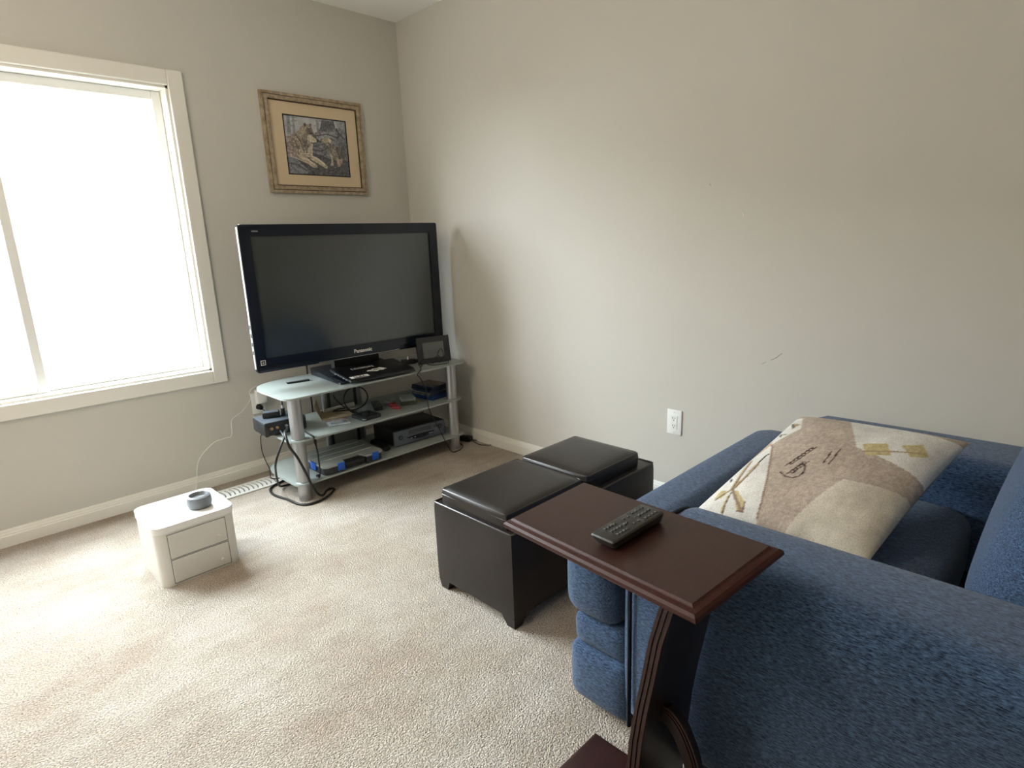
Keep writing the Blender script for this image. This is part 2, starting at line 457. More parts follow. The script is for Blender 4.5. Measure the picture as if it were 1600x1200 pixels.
def window(n, x0, x1, z0, z1, loc=(0, 0, 0), rz=0.0):
    r = bpy.data.objects.new('window_%d' % n, None); C.objects.link(r); r.location = loc; r.rotation_euler = (0, 0, rz); struct(r)
    cw = 0.075
    bm = BM()
    for a in ((x0 - cw, x0, z0 - cw, z1 + cw), (x1, x1 + cw, z0 - cw, z1 + cw), (x0, x1, z1, z1 + cw), (x0, x1, z0 - cw, z0)):
        box(bm, a[0], a[1], -0.018, 0.0, a[2], a[3], 0.004, 1)
    obj('casing', bm, M['trim'], r)
    bm = BM()
    for a in ((x0, x0 + 0.012, z0, z1), (x1 - 0.012, x1, z0, z1), (x0, x1, z1 - 0.012, z1), (x0, x1, z0, z0 + 0.012)):
        box(bm, a[0], a[1], -0.002, 0.13, a[2], a[3])
    obj('jamb', bm, M['trim'], r, 0)
    xm = (x0 + x1) / 2
    for a, b, yy in ((x0 + 0.012, xm + 0.02, 0.075), (xm - 0.02, x1 - 0.012, 0.105)):
        bm = BM(); s = 0.045
        for c in ((a, a + s, z0 + 0.012, z1 - 0.012), (b - s, b, z0 + 0.012, z1 - 0.012), (a + s, b - s, z1 - 0.012 - s, z1 - 0.012), (a + s, b - s, z0 + 0.012, z0 + 0.012 + s)):
            box(bm, c[0], c[1], yy - 0.014, yy + 0.014, c[2], c[3], 0.004, 1)
        sa = obj('sash', bm, M['white'], r)
        bm = BM(); box(bm, a + s - 0.005, b - s + 0.005, yy - 0.002, yy + 0.002, z0 + 0.012 + s - 0.005, z1 - 0.012 - s + 0.005)
        obj('pane', bm, M['pane'], sa, 0)
window(1, *WIN[0])
bm = BM(); box(bm, -90, 60, 0.3, 90, -0.75, -0.6)
struct(obj('exterior_ground', bm, M['ground'], None, 0))
# house added outside to block the low sky and shape the wall light
xh = bpy.data.objects.new('sky_blocker_house', None); C.objects.link(xh); xh.location = (-3, 13, -0.6); struct(xh); ORG[xh.name] = Vector((-3, 13, -0.6))
bxo('wall', mat('pale_siding', (196, 190, 178), 0.8), xh, -16, 10, 10.4, 16.4, -0.6, 2.6)
bm = BM(); prism(bm, [(9.9, 2.55), (13.4, 4.7), (16.9, 2.55), (16.9, 2.7), (13.4, 4.9), (9.9, 2.7)], 'x', -16.4, 10.4); obj('roof', bm, mat('grey_shingle_roof', (96, 92, 88), 0.9), xh, 20)
for wx in (-11, -7, -2.5, 3, 7):
    wn = bxo('window', M['trim'], xh, wx - 0.8, wx + 0.8, 10.34, 10.42, 0.5, 1.8)
    bxo('pane', mat('dark_far_glass', (70, 78, 84), 0.2), wn, wx - 0.7, wx + 0.7, 10.33, 10.36, 0.6, 1.7)

# warm globe lamp added out of view to lift the shaded walls
cl = thing('added_fill_lamp', 'added globe lamp hung out of view to fill the shaded walls', 'added fill lamp', (-3.5, -1.9, H - 0.55))
bm = BM(); lathe(bm, [(0.065, H - 0.025), (0.07, H - 0.012), (0.06, H - 0.0005)], (-3.5, -1.9, 0), 32); obj('canopy', bm, M['silver'], cl, 40)
bm = BM(); cyl(bm, (-3.5, -1.9, H - 0.26), (-3.5, -1.9, H - 0.02), 0.008, 12); obj('stem', bm, M['silver'], cl, 40)
em = bpy.data.materials.new('warm_fill_glow'); em.use_nodes = True
eb = em.node_tree.nodes['Principled BSDF']; eb.inputs['Base Color'].default_value = (0.8, 0.78, 0.74, 1)
eb.inputs['Emission Color'].default_value = (1.0, 0.84, 0.66, 1); eb.inputs['Emission Strength'].default_value = 56.0
bm = BM(); lathe(bm, [(0.14 * math.sin(t * PI / 16) + 0.002, H - 0.40 - 0.14 * math.cos(t * PI / 16)) for t in range(17)], (-3.5, -1.9, 0), 28); obj('fill_globe', bm, em, cl, 60)

# ------------------------------------------------------------------ framed picture
PX0, PX1, PZ0, PZ1 = -0.977, -0.327, 1.653, 2.207
fr = thing('framed_picture', 'rustic wood framed print of a wolf and its pup above the television', 'picture', ((PX0 + PX1) / 2, 0, PZ0))
def frame_rails(inset, wd, y0, y1, name, m, parent, lab=None):
    a, b, c, d = PX0 + inset, PX1 - inset, PZ0 + inset, PZ1 - inset
    for k, poly in enumerate(([(a, c), (b, c), (b - wd, c + wd), (a + wd, c + wd)], [(a, d), (a + wd, d - wd), (b - wd, d - wd), (b, d)],
                 [(a, c), (a + wd, c + wd), (a + wd, d - wd), (a, d)], [(b, c), (b, d), (b - wd, d - wd), (b - wd, c + wd)])):
        bm = BM(); prism(bm, poly, 'y', y0, y1); obj(name, bm, m, parent, 20)
frame_rails(0.0, 0.016, -0.020, -0.001, 'frame_rail', M['frame_wood'], fr)
frame_rails(0.016, 0.004, -0.013, -0.001, 'frame_groove', M['frame_groove'], fr)
frame_rails(0.020, 0.020, -0.024, -0.001, 'frame_rail', M['frame_wood'], fr)
frame_rails(0.040, 0.006, -0.014, -0.001, 'frame_groove', M['frame_groove'], fr)
# mat board with an opening for the print
mx0, mx1, mz0, mz1 = PX0 + 0.046, PX1 - 0.046, PZ0 + 0.046, PZ1 - 0.046
# print opening located from the photograph on the mat (in metres inside the frame)
gx0, gx1, gz0, gz1 = mx0 + 0.077, mx1 - 0.070, mz0 + 0.060, mz1 - 0.067
bm = BM()
for a in ((mx0, gx0, mz0, mz1), (gx1, mx1, mz0, mz1), (gx0, gx1, mz0, gz0), (gx0, gx1, gz1, mz1)):
    box(bm, a[0], a[1], -0.010, -0.006, a[2], a[3])
mo = obj('mat_board', bm, M['mat_board'], fr, 0)
bm = BM(); s = 0.006
for a in ((gx0, gx0 + s, gz0, gz1), (gx1 - s, gx1, gz0, gz1), (gx0 + s, gx1 - s, gz0, gz0 + s), (gx0 + s, gx1 - s, gz1 - s, gz1)):
    box(bm, a[0], a[1], -0.0105, -0.006, a[2], a[3])
obj('inner_liner', bm, mat('black_mat_liner', (30, 28, 30), 0.8), mo, 0)
# the print itself: a fine grid with painted vertex colours
NX, NZ = 190, 172
Q = [(256, 276), (966, 368), (1018, 972), (337, 934)]          # TL TR BR BL of the print as measured
def homog(src, dst):
    A = []
    for (x, y), (u, v) in zip(src, dst):
        A.append([x, y, 1, 0, 0, 0, -u * x, -u * y]); A.append([0, 0, 0, x, y, 1, -v * x, -v * y])
    h = np.linalg.solve(np.array(A, float), np.array([c for p in dst for c in p], float))
    return np.append(h, 1).reshape(3, 3)
Hm = homog([(0, 0), (1, 0), (1, 1), (0, 1)], Q)
gu, gv = np.meshgrid(np.linspace(0, 1, NX), np.linspace(0, 1, NZ))
hw = Hm[2, 0] * gu + Hm[2, 1] * gv + Hm[2, 2]
px = (Hm[0, 0] * gu + Hm[0, 1] * gv + Hm[0, 2]) / hw
py = (Hm[1, 0] * gu + Hm[1, 1] * gv + Hm[1, 2]) / hw
def sm_noise(shape, k):
    a = rng.random((shape[0] // k + 3, shape[1] // k + 3))
    yy, xx = np.mgrid[0:shape[0], 0:shape[1]] / k
    iy, ix = yy.astype(int), xx.astype(int); fy, fx = yy - iy, xx - ix
    return (a[iy, ix] * (1 - fy) * (1 - fx) + a[iy + 1, ix] * fy * (1 - fx) + a[iy, ix + 1] * (1 - fy) * fx + a[iy + 1, ix + 1] * fy * fx) - 0.5
n2, n5, n12 = sm_noise(px.shape, 2), sm_noise(px.shape, 5), sm_noise(px.shape, 14)
img = np.zeros(px.shape + (3,))
img[:] = (150, 152, 156); img += (n12 * 24 + n5 * 10)[..., None]
def P(poly, col, nz=10, nmap=None):
    mk = inside(px, py, poly)
    img[mk] = np.array(col, float) + (nz * ((n2 if nmap is None else nmap) * 1.6 + n5)[mk])[:, None]
def Ln(pts, wd, col, nz=6):
    mk = near_line(px, py, pts, wd); img[mk] = np.array(col, float) + (nz * n2[mk])[:, None]
# misty trees
for poly in ([(296, 280), (334, 286), (352, 500), (312, 500)], [(362, 292), (384, 295), (400, 490), (376, 490)], [(640, 340), (664, 344), (676, 470), (652, 476)]):
    P(poly, (108, 112, 118), 14)
for ln in ([(290, 400), (350, 398), (395, 412)], [(350, 300), (415, 310)], [(355, 350), (410, 345)], [(620, 405), (660, 400)], [(640, 350), (690, 352)]): Ln(ln, 7, (118, 122, 128))
P([(700, 345), (840, 358), (862, 440), (690, 480), (650, 490), (690, 420)], (78, 80, 86), 26)          # great trunk
P([(860, 360), (968, 372), (975, 470), (890, 440)], (124, 128, 134), 16)
# rocks
P([(630, 480), (800, 455), (900, 430), (975, 470), (1020, 975), (600, 960), (590, 650)], (92, 95, 100), 34)
P([(600, 700), (800, 780), (1020, 800), (1018, 975), (330, 940), (318, 740), (480, 800)], (66, 66, 72), 24)
P([(320, 740), (430, 790), (560, 900), (545, 938), (336, 934)], (98, 102, 110), 30)
P([(640, 500), (830, 470), (880, 520), (700, 560), (620, 580)], (120, 124, 130), 26)
for ln in ([(620, 520), (760, 500), (880, 540)], [(600, 640), (720, 610), (760, 600)], [(600, 680), (700, 690), (790, 650)], [(640, 560), (700, 590)], [(870, 440), (900, 520), (880, 560)], [(890, 480), (960, 560)], [(340, 820), (430, 840), (540, 910)], [(600, 730), (700, 740), (800, 790)]): Ln(ln, 6, (58, 60, 66))
# adult wolf
P([(296, 515), (350, 505), (395, 530), (430, 640), (420, 760), (318, 745), (300, 600)], (130, 112, 102), 50)      # haunch
P([(350, 505), (440, 455), (470, 410), (560, 470), (590, 600), (580, 700), (520, 760), (440, 760), (400, 620)], (132, 118, 100), 56)   # shoulder ruff
P([(470, 540), (560, 560), (570, 650), (540, 720), (500, 640)], (92, 84, 80), 44)
P([(410, 660), (520, 680), (540, 770), (470, 800), (425, 770)], (152, 134, 108), 46)                              # chest
P([(575, 600), (605, 610), (600, 740), (560, 760), (530, 740), (545, 680)], (166, 152, 128), 34)
P([(440, 740), (520, 750), (600, 800), (655, 850), (650, 880), (600, 875), (540, 830), (455, 800)], (158, 138, 108), 34)    # near foreleg
P([(570, 735), (640, 755), (720, 810), (775, 865), (765, 885), (730, 875), (660, 830), (575, 785)], (166, 148, 116), 32)     # far foreleg
Ln([(455, 800), (540, 834), (600, 878), (650, 884)], 7, (58, 56, 60)); Ln([(575, 788), (660, 834), (730, 878)], 6, (62, 60, 62)); Ln([(470, 760), (540, 780), (610, 830)], 5, (196, 178, 146)); Ln([(590, 745), (660, 775), (740, 840)], 5, (200, 184, 152))
P([(455, 470), (475, 410), (510, 375), (530, 395), (575, 378), (585, 420), (610, 490), (570, 520), (530, 560), (480, 560)], (122, 108, 90), 44)   # head top
P([(500, 372), (522, 384), (516, 470), (486, 500), (462, 480), (470, 420)], (150, 132, 100), 24)                  # ear
P([(498, 375), (510, 370), (524, 390), (500, 440)], (70, 62, 58), 16)
P([(558, 400), (582, 374), (588, 420)], (88, 78, 72), 14)
P([(535, 522), (560, 506), (592, 512), (618, 532), (642, 552), (650, 582), (622, 602), (580, 606), (545, 592)], (172, 158, 132), 26)    # cheek and muzzle
P([(520, 440), (585, 420), (612, 488), (640, 534), (656, 556), (624, 541), (592, 516), (560, 506), (530, 520)], (92, 82, 74), 30)    # brow and bridge
P([(540, 560), (560, 575), (590, 604), (575, 640), (548, 620)], (140, 124, 104), 24)
P([(645, 556), (670, 562), (664, 594), (648, 590)], (30, 28, 30), 4)                                               # nose
Ln([(565, 490), (592, 488)], 6, (34, 30, 28)); Ln([(585, 596), (640, 600)], 4, (60, 52, 48))
Ln([(600, 520), (640, 548)], 5, (70, 62, 58)); Ln([(420, 520), (470, 600), (500, 690)], 6, (84, 74, 68)); Ln([(380, 540), (430, 640), (440, 720)], 6, (92, 80, 74))
# pup
P([(692, 560), (730, 545), (790, 540), (815, 570), (805, 605), (770, 610), (720, 600)], (146, 126, 98), 40)
P([(780, 555), (812, 565), (812, 600), (795, 605)], (196, 176, 146), 14); P([(688, 552), (702, 556), (700, 572)], (40, 36, 34), 4)
P([(750, 590), (810, 605), (870, 640), (950, 650), (960, 780), (900, 800), (850, 790), (790, 720), (765, 650)], (112, 102, 88), 44)
P([(865, 650), (960, 640), (965, 770), (900, 790)], (80, 76, 72), 30)
P([(790, 710), (830, 740), (840, 850), (805, 855), (815, 790)], (156, 138, 110), 26)
P([(870, 770), (905, 780), (915, 860), (885, 868)], (148, 124, 98), 26); P([(915, 780), (945, 770), (935, 830), (910, 845)], (150, 112, 92), 22)
for _ in range(1):
    img = (img + np.roll(img, 1, 0) + np.roll(img, -1, 0) + np.roll(img, 1, 1) + np.roll(img, -1, 1)) / 5
img = img.mean(-1, keepdims=True) * 0.35 + img * 0.65
img = np.clip(img * 1.0 + 24 + (n2 * 20)[..., None], 0, 255)
bm = BM()
me = bpy.data.meshes.new('print')
vx = gx0 + s + (gx1 - gx0 - 2 * s) * gu; vz = gz1 - s - (gz1 - gz0 - 2 * s) * gv
verts = np.stack([vx, np.full_like(vx, -0.0072), vz], -1).reshape(-1, 3)
idx = np.arange(NX * NZ).reshape(NZ, NX)
faces = np.stack([idx[:-1, :-1], idx[1:, :-1], idx[1:, 1:], idx[:-1, 1:]], -1).reshape(-1, 4)
bm.free()
verts = verts - np.array(ORG[fr.name])
me.from_pydata(verts.tolist(), [], faces.tolist()); me.materials.append(print_mat('wolf_print_ink'))
po = bpy.data.objects.new('print', me); C.objects.link(po); po.parent = fr
ink(po, L8(img.reshape(-1, 3)))
bxo('backing_board', M['kraft'], fr, mx0, mx1, -0.0055, -0.001, mz0, mz1)

# ------------------------------------------------------------------ wall outlets
def outlet(label, matrix, empty=True):
    """decorator plate in local coordinates: x across, z up, -y towards the room"""
    r = thing('wall_outlet', label, 'outlet', matrix=matrix)
    bxo('plate', M['white'], r, -0.040, 0.040, -0.007, -0.0005, -0.064, 0.064, 0.003, 2)
    f = bxo('receptacle', M['white'], r, -0.0175, 0.0175, -0.0095, -0.006, -0.035, 0.035, 0.0015, 1)
    for s in (-1, 1):
        for dx, hh in ((-0.0065, 0.0045), (0.0065, 0.0036)):
            bxo('slot', M['black'], f, dx - 0.0013, dx + 0.0013, -0.0101, -0.009, s * 0.019 + 0.003 - hh, s * 0.019 + 0.003 + hh)
        bm = BM(); cyl(bm, (0, -0.0101, s * 0.019 - 0.008), (0, -0.009, s * 0.019 - 0.008), 0.0028, 10)
        obj('slot', bm, M['black'], f, 40)
        bm = BM(); cyl(bm, (0, -0.0082, s * 0.052), (0, -0.0065, s * 0.052), 0.003, 12); obj('screw', bm, M['offwhite'], r, 40)
    return r
outlet('white double wall outlet low on the wall behind the dark ottomans',
       Matrix.Translation((0, -2.105, 0.42)) @ Matrix.Rotation(-PI / 2, 4, 'Z'))
outlet('white wall outlet with a charger plugged in beside the glass stand', Matrix.Translation((-1.215, 0, 0.433)))
ch = thing('phone_charger', 'white block charger plugged into the outlet beside the glass stand', 'charger', (-1.203, -0.01, 0.43))
bxo('body', M['white'], ch, -1.234, -1.174, -0.046, -0.0100, 0.434, 0.518, 0.006, 3)
tubo('cord', M['white'], ch, [(-1.21, -0.025, 0.512), (-1.214, -0.026, 0.536), (-1.236, -0.027, 0.538), (-1.264, -0.027, 0.517), (-1.266, -0.027, 0.471), (-1.308, -0.027, 0.422),
     (-1.343, -0.027, 0.397), (-1.389, -0.027, 0.369), (-1.402, -0.027, 0.281), (-1.445, -0.027, 0.273), (-1.51, -0.027, 0.26), (-1.60, -0.03, 0.18), (-1.63, -0.035, 0.05), (-1.66, -0.06, 0.004)], 0.0024, 6)
pl = thing('plug_and_thin_cord', 'thin black cord with a round plug hanging from the outlet by the stand', 'cord', (-1.21, -0.03, 0.36))
bm = BM(); cyl(bm, (-1.218, -0.0095, 0.412), (-1.212, -0.036, 0.406), 0.019, 14, 0.013); obj('plug', bm, M['black'], pl, 40)
tubo('cord', M['rubber'], pl, [(-1.212, -0.034, 0.405), (-1.200, -0.05, 0.376), (-1.229, -0.035, 0.335), (-1.238, -0.032, 0.30), (-1.229, -0.03, 0.246), (-1.239, -0.03, 0.226), (-1.243, -0.03, 0.145),
     (-1.23, -0.03, 0.075), (-1.225, -0.06, 0.03), (-1.244, -0.11, 0.012), (-1.268, -0.175, 0.012), (-1.25, -0.21, 0.010), (-1.20, -0.22, 0.006)], 0.0026, 6)

# ------------------------------------------------------------------ floor register
fv = thing('floor_register', 'white slotted floor register by the wall under the window', 'vent', (-1.39, -0.195, 0))
vx0, vx1, vy0, vy1 = -1.60, -1.225, -0.275, -0.125
bm = BM()
for a in ((vx0, vx1, vy0, vy0 + 0.022), (vx0, vx1, vy1 - 0.022, vy1), (vx0, vx0 + 0.02, vy0, vy1), (vx1 - 0.02, vx1, vy0, vy1)):
    box(bm, a[0], a[1], a[2], a[3], 0.0005, 0.008, 0.002, 1)
obj('frame', bm, M['offwhite'], fv)
bxo('well', M['grey'], fv, vx0 + 0.018, vx1 - 0.018, vy0 + 0.018, vy1 - 0.018, 0.0006, 0.0016)
me0 = None
n = 13
for i in range(n):
    cx = vx0 + 0.02 + (vx1 - vx0 - 0.04) * (i + 0.5) / n
    if me0 is None:
        bm = BM()
        pts = [(0.010 * math.sin(k / 8 * PI), -0.053 + 0.106 * k / 8) for k in range(9)]
        poly = [(p[0] + 0.008, p[1]) for p in pts] + [(p[0] - 0.0095, p[1]) for p in reversed(pts)]
        prism(bm, poly, 'z', 0.002, 0.0065)
        xform(bm, Matrix.Translation(ORG[fv.name]))
        so = obj('slat', bm, M['offwhite'], fv, 30); me0 = so.data
    else:
        so = bpy.data.objects.new('slat', me0); C.objects.link(so); so.parent = fv
    so.location = (cx - fv.location.x, (vy0 + vy1) / 2 - fv.location.y, 0)

# ------------------------------------------------------------------ white drawer unit (bottom left)
wb = thing('drawer_unit', 'small white plastic drawer unit with rounded corners standing on the carpet', 'drawer unit', (-1.92, -0.85, 0))
bx0, bx1, by0, by1, bh = -2.07, -1.758, -1.003, -0.70, 0.262
bm = BM(); prism(bm, rounded([(bx0, by0), (bx1, by0), (bx1, by1), (bx0, by1)], 0.045, 8), 'z', 0.0, bh - 0.03); obj('body', bm, M['offwhite'], wb, 40)
bm = BM(); prism(bm, rounded([(bx0 - 0.003, by0 - 0.003), (bx1 + 0.003, by0 - 0.003), (bx1 + 0.003, by1 + 0.003), (bx0 - 0.003, by1 + 0.003)], 0.047, 8), 'z', bh - 0.029, bh)
bevel_all(bm, 0.008, 3, 60); obj('top', bm, M['white'], wb, 40)
for za, zb in ((0.118, 0.222), (0.010, 0.110)):
    bxo('drawer_gap', M['grey'], wb, bx0 + 0.0425, bx1 - 0.0425, by0 - 0.0008, by0 + 0.02, za - 0.0025, zb + 0.0025)
    d = bxo('drawer', M['offwhite'], wb, bx0 + 0.045, bx1 - 0.045, by0 - 0.003, by0 + 0.02, za, zb, 0.002, 1)
    bm = BM(); cyl(bm, (bx1 - 0.075, by0 - 0.003, (za + zb) / 2 - 0.02), (bx1 - 0.075, by0 - 0.014, (za + zb) / 2 - 0.02), 0.008, 14); obj('knob', bm, M['offwhite'], d, 40)
bm = BM(); lathe(bm, [(0.02, 0), (0.045, 0.004), (0.05, 0.02), (0.047, 0.05), (0.038, 0.055), (0.03, 0.04), (0.012, 0.036)], (-1.86, -0.90, bh), 24)
tag(obj('grey_bowl', bm, M['grey'], None, 40), 'small grey bowl on top of the white drawer unit', 'bowl')

# ------------------------------------------------------------------ tv stand
st = thing('tv_stand', 'three-tier frosted glass television stand with silver tube legs', 'tv stand', (-0.73, -0.42, 0))
def shelf_outline(x0, x1, yf, yb, r):
    return rounded([(x0, yf), (x1, yf), (x1, yb), (x0, yb)], [0.06, 0.06, r, r], 10)
ZT, ZM, ZB = 0.587, 0.345, 0.105     # heights of the shelf tops
for z, o_ in ((ZT, (-1.338, -0.122, -0.682, -0.17, 0.22)), (ZM, (-1.318, -0.142, -0.655, -0.17, 0.2)), (ZB, (-1.318, -0.142, -0.655, -0.17, 0.2))):
    bm = BM(); out = shelf_outline(*o_)
    prism(bm, out, 'z', z - 0.0105, z - 0.0012); obj('shelf', bm, M['glass'], st, 40)
for lx in (-1.262, -0.208):
    bm = BM(); lathe(bm, [(1.0, 0.0), (1.0, ZT - 0.010)], (lx, -0.607, 0), 32, 0.036, 0.030); lg = obj('leg', bm, M['silver'], st, 40)
    for z in (ZM, ZB):
        bm = BM(); lathe(bm, [(1, -0.015), (1.1, -0.013), (1.1, 0.002), (1, 0.004)], (lx, -0.607, z), 32, 0.036, 0.030); obj('collar', bm, M['silver'], lg, 40)
bxo('back_panel', M['panel'], st, -0.905, -0.635, -0.215, -0.190, 0.0, ZT - 0.010, 0.004, 1)
for a in (-0.868, -0.685): bxo('cable_slot', M['black'], st, a - 0.009, a + 0.009, -0.219, -0.2145, 0.03, ZT - 0.03)
for a in (-0.900, -0.640): bxo('panel_edge', M['silver'], st, a - 0.006, a + 0.006, -0.2225, -0.2145, 0.0, ZT - 0.010, 0.002, 1)

# ------------------------------------------------------------------ television (local frame: x right, -y towards the room, z up from the bottom of the bezel)
TVM = Matrix.Translation((-0.7435, -0.437, 0.69)) @ Matrix.Rotation(math.radians(-2.918), 4, 'Z')
tv = thing('television', 'large black flat screen television with a silver maker name on the glass stand', 'television', matrix=TVM)
W2, TH_ = 0.605, 0.767
def ring(bm, a, b, y0, y1):
    ax0, ax1, az0, az1 = a; bx0_, bx1_, bz0, bz1 = b
    for q in ((ax0, bx0_, az0, az1), (bx1_, ax1, az0, az1), (bx0_, bx1_, az0, bz0), (bx0_, bx1_, bz1, az1)):
        box(bm, q[0], q[1], y0, y1, q[2], q[3])
bm = BM()
oc = rounded([(-W2, 0), (W2, 0), (W2, TH_), (-W2, TH_)], 0.016, 4)
prism(bm, oc, 'y', 0.0, 0.026)
# cut the opening by building the bezel as four rails in front of a thin back
bm.free(); bm = BM(); ring(bm, (-W2, W2, 0.0, TH_), (-0.549, 0.549, 0.073, 0.706), 0.0, 0.028)
bmesh.ops.remove_doubles(bm, verts=bm.verts, dist=1e-5)
corner = [e for e in bm.edges if abs(abs((e.verts[0].co.x + e.verts[1].co.x) / 2) - W2) < 1e-4 and abs(e.verts[0].co.x - e.verts[1].co.x) < 1e-5 and abs(e.verts[0].co.z - e.verts[1].co.z) < 1e-5
          and (abs(e.verts[0].co.z) < 1e-4 or abs(e.verts[0].co.z - TH_) < 1e-4)]
bmesh.ops.bevel(bm, geom=corner, offset=0.012, segments=4, affect='EDGES', profile=0.5)
bz = obj('bezel', bm, M['gloss'], tv, 25)
bxo('screen', M['screen'], tv, -0.552, 0.552, 0.010, 0.018, 0.070, 0.709)
bm = BM()
prism(bm, rounded([(-0.27, 0.004), (0.27, 0.004), (0.25, 0.062), (-0.25, 0.062)], 0.012, 3), 'y', -0.006, 0.002); bevel_all(bm, 0.003, 2, 60)
obj('control_panel', bm, M['gloss'], tv)
bm = BM(); box(bm, -0.265, 0.265, -0.0075, -0.004, 0.0035, 0.0065, 0.001, 1); obj('chrome_strip', bm, M['silver'], tv)
bxo('lower_rail', M['gloss'], tv, -0.595, 0.595, -0.003, 0.002, 0.004, 0.030, 0.0024, 2)
RX = Matrix.Rotation(PI / 2, 4, 'X')
lettering('maker_name', 'Panasonic', 0.030, M['ink'], tv, Matrix.Translation((0.015, -0.0068, 0.036)) @ RX, 0.0006)
lettering('series_name', 'VIERA', 0.013, M['inkgrey'], tv, Matrix.Translation((-0.525, -0.0006, 0.733)) @ RX, 0.0)
es = bxo('energy_sticker', M['ink'], tv, -0.583, -0.557, -0.0012, -0.0002, 0.040, 0.066)
bxo('sticker_centre', M['black'], es, -0.580, -0.560, -0.0016, -0.0010, 0.043, 0.063)
lettering('sticker_mark', 'e', 0.020, M['ink'], es, Matrix.Translation((-0.570, -0.0018, 0.0535)) @ RX, 0.0)
bm = BM()
prism(bm, [(-0.590, 0.02), (0.590, 0.02), (0.590, 0.74), (-0.590, 0.74)], 'y', 0.028, 0.06)
vv = prism(bm, [(-0.50, 0.06), (0.50, 0.06), (0.50, 0.68), (-0.50, 0.68)], 'y', 0.06, 0.105)
obj('back_shell', bm, M['darkgrey'], tv, 0)
bxo('side_trim', M['silver'], tv, -0.6085, -0.6035, 0.003, 0.026, 0.02, TH_ - 0.012, 0.001, 1)
bxo('side_trim', M['silver'], tv, 0.6035, 0.6085, 0.003, 0.026, 0.02, TH_ - 0.012, 0.001, 1)
bxo('side_trim', M['silver'], tv, -0.595, 0.595, 0.003, 0.026, TH_ - 0.0015, TH_ + 0.002, 0.001, 1)
for i, z in enumerate((0.10, 0.145, 0.19, 0.235)): bxo('side_button', M['darkgrey'], tv, -0.611, -0.607, 0.008, 0.022, z, z + 0.022, 0.001, 1)
bxo('neck', mat('matt_black_neck', (9, 9, 10), 0.6), tv, -0.15, 0.15, 0.050, 0.100, -0.085, 0.10, 0.008, 2)
# pedestal: wedge that thins towards the front
bm = BM()
outl = [(-0.235, -0.185), (0.235, -0.185), (0.225, 0.235), (-0.225, 0.235)]
vs = prism(bm, rounded(outl, 0.02, 4), 'z', -0.1025, -0.062)
for v in vs:
    if v.co.z > -0.08: v.co.z = -0.0945 + 0.032 * (v.co.y + 0.185) / 0.42
obj('pedestal', bm, M['gloss'], tv, 30)

# ------------------------------------------------------------------ laptop on the pedestal
lf0, lf1 = Vector((-0.955, -0.668, 0.6115)), Vector((-0.538, -0.700, 0.6115))
u = (lf1 - lf0).normalized(); lr = Vector((-0.944, -0.405, 0.6395)); v = (lr - lf0); v = (v - u * v.dot(u)).normalized(); n_ = u.cross(v)
LM = Matrix(((u.x, v.x, n_.x, lf0.x), (u.y, v.y, n_.y, lf0.y), (u.z, v.z, n_.z, lf0.z), (0, 0, 0, 1)))
lw, ld = 0.416, 0.272
lp = thing('laptop', 'closed black laptop with white stickers lying on the television pedestal', 'laptop', matrix=LM)
bxo('base', M['darkgrey'], lp, 0.002, lw - 0.002, 0.002, ld, -0.0145, -0.0045, 0.003, 2)
bm = BM(); prism(bm, rounded([(0, 0), (lw, 0), (lw, ld), (0, ld)], [0.012, 0.03, 0.012, 0.012], 4), 'z', -0.0042, 0.0028); bevel_all(bm, 0.0015, 2, 60)
ld_ = obj('lid', bm, mat('matt_black_lid', (15, 16, 19), 0.32), lp)
lettering('maker_name', 'LEGION', 0.040, M['inkgrey'], ld_, Matrix.Translation((0.165, 0.185, 0.0034)), 0.0003)
stk = bxo('sticker', M['ink'], ld_, 0.018, 0.128, 0.022, 0.058, 0.0029, 0.0033)
lettering('sticker_text', 'YETI', 0.036, M['black'], stk, Matrix.Translation((0.073, 0.040, 0.0036)) @ Matrix.Rotation(PI, 4, 'Z'), 0.0012, 0.0003)
bm = BM()
bl = [(0.150, 0.105), (0.168, 0.122), (0.185, 0.118), (0.20, 0.135), (0.225, 0.128), (0.25, 0.14), (0.262, 0.122), (0.278, 0.10), (0.258, 0.096), (0.248, 0.082), (0.225, 0.092), (0.205, 0.078), (0.185, 0.094)]
prism(bm, bl, 'z', 0.0029, 0.0033); s2 = obj('sticker', bm, M['ink'], ld_, 0)
bm = BM(); prism(bm, [(0.185, 0.104), (0.205, 0.120), (0.235, 0.116), (0.25, 0.106), (0.225, 0.104), (0.205, 0.098)], 'z', 0.0032, 0.0036); obj('sticker_mark', bm, M['grey'], s2, 0)
bm = BM(); lathe(bm, [(1, 0.0029), (1, 0.0033)], (0.355, 0.135, 0), 32, 0.05, 0.042); obj('sticker', bm, mat('smoky_round_sticker', (38, 42, 42), 0.3), ld_, 40)
for k in range(5): bxo('port', M['inkgrey'], lp, -0.0005, 0.003, 0.05 + k * 0.034, 0.066 + k * 0.034, -0.0115, -0.0075)

# ------------------------------------------------------------------ slim remote on the glass
sr = thing('slim_remote', 'slim silver and black remote lying on the glass top', 'remote', (-1.10, -0.33, ZT), world=False, rot=(0, 0, math.radians(-12)))
bxo('base', M['black'], sr, -0.063, 0.063, -0.019, 0.019, 0.0, 0.007, 0.003, 2)
bxo('face', M['grey'], sr, -0.061, 0.061, -0.017, 0.017, 0.007, 0.0115, 0.003, 2)

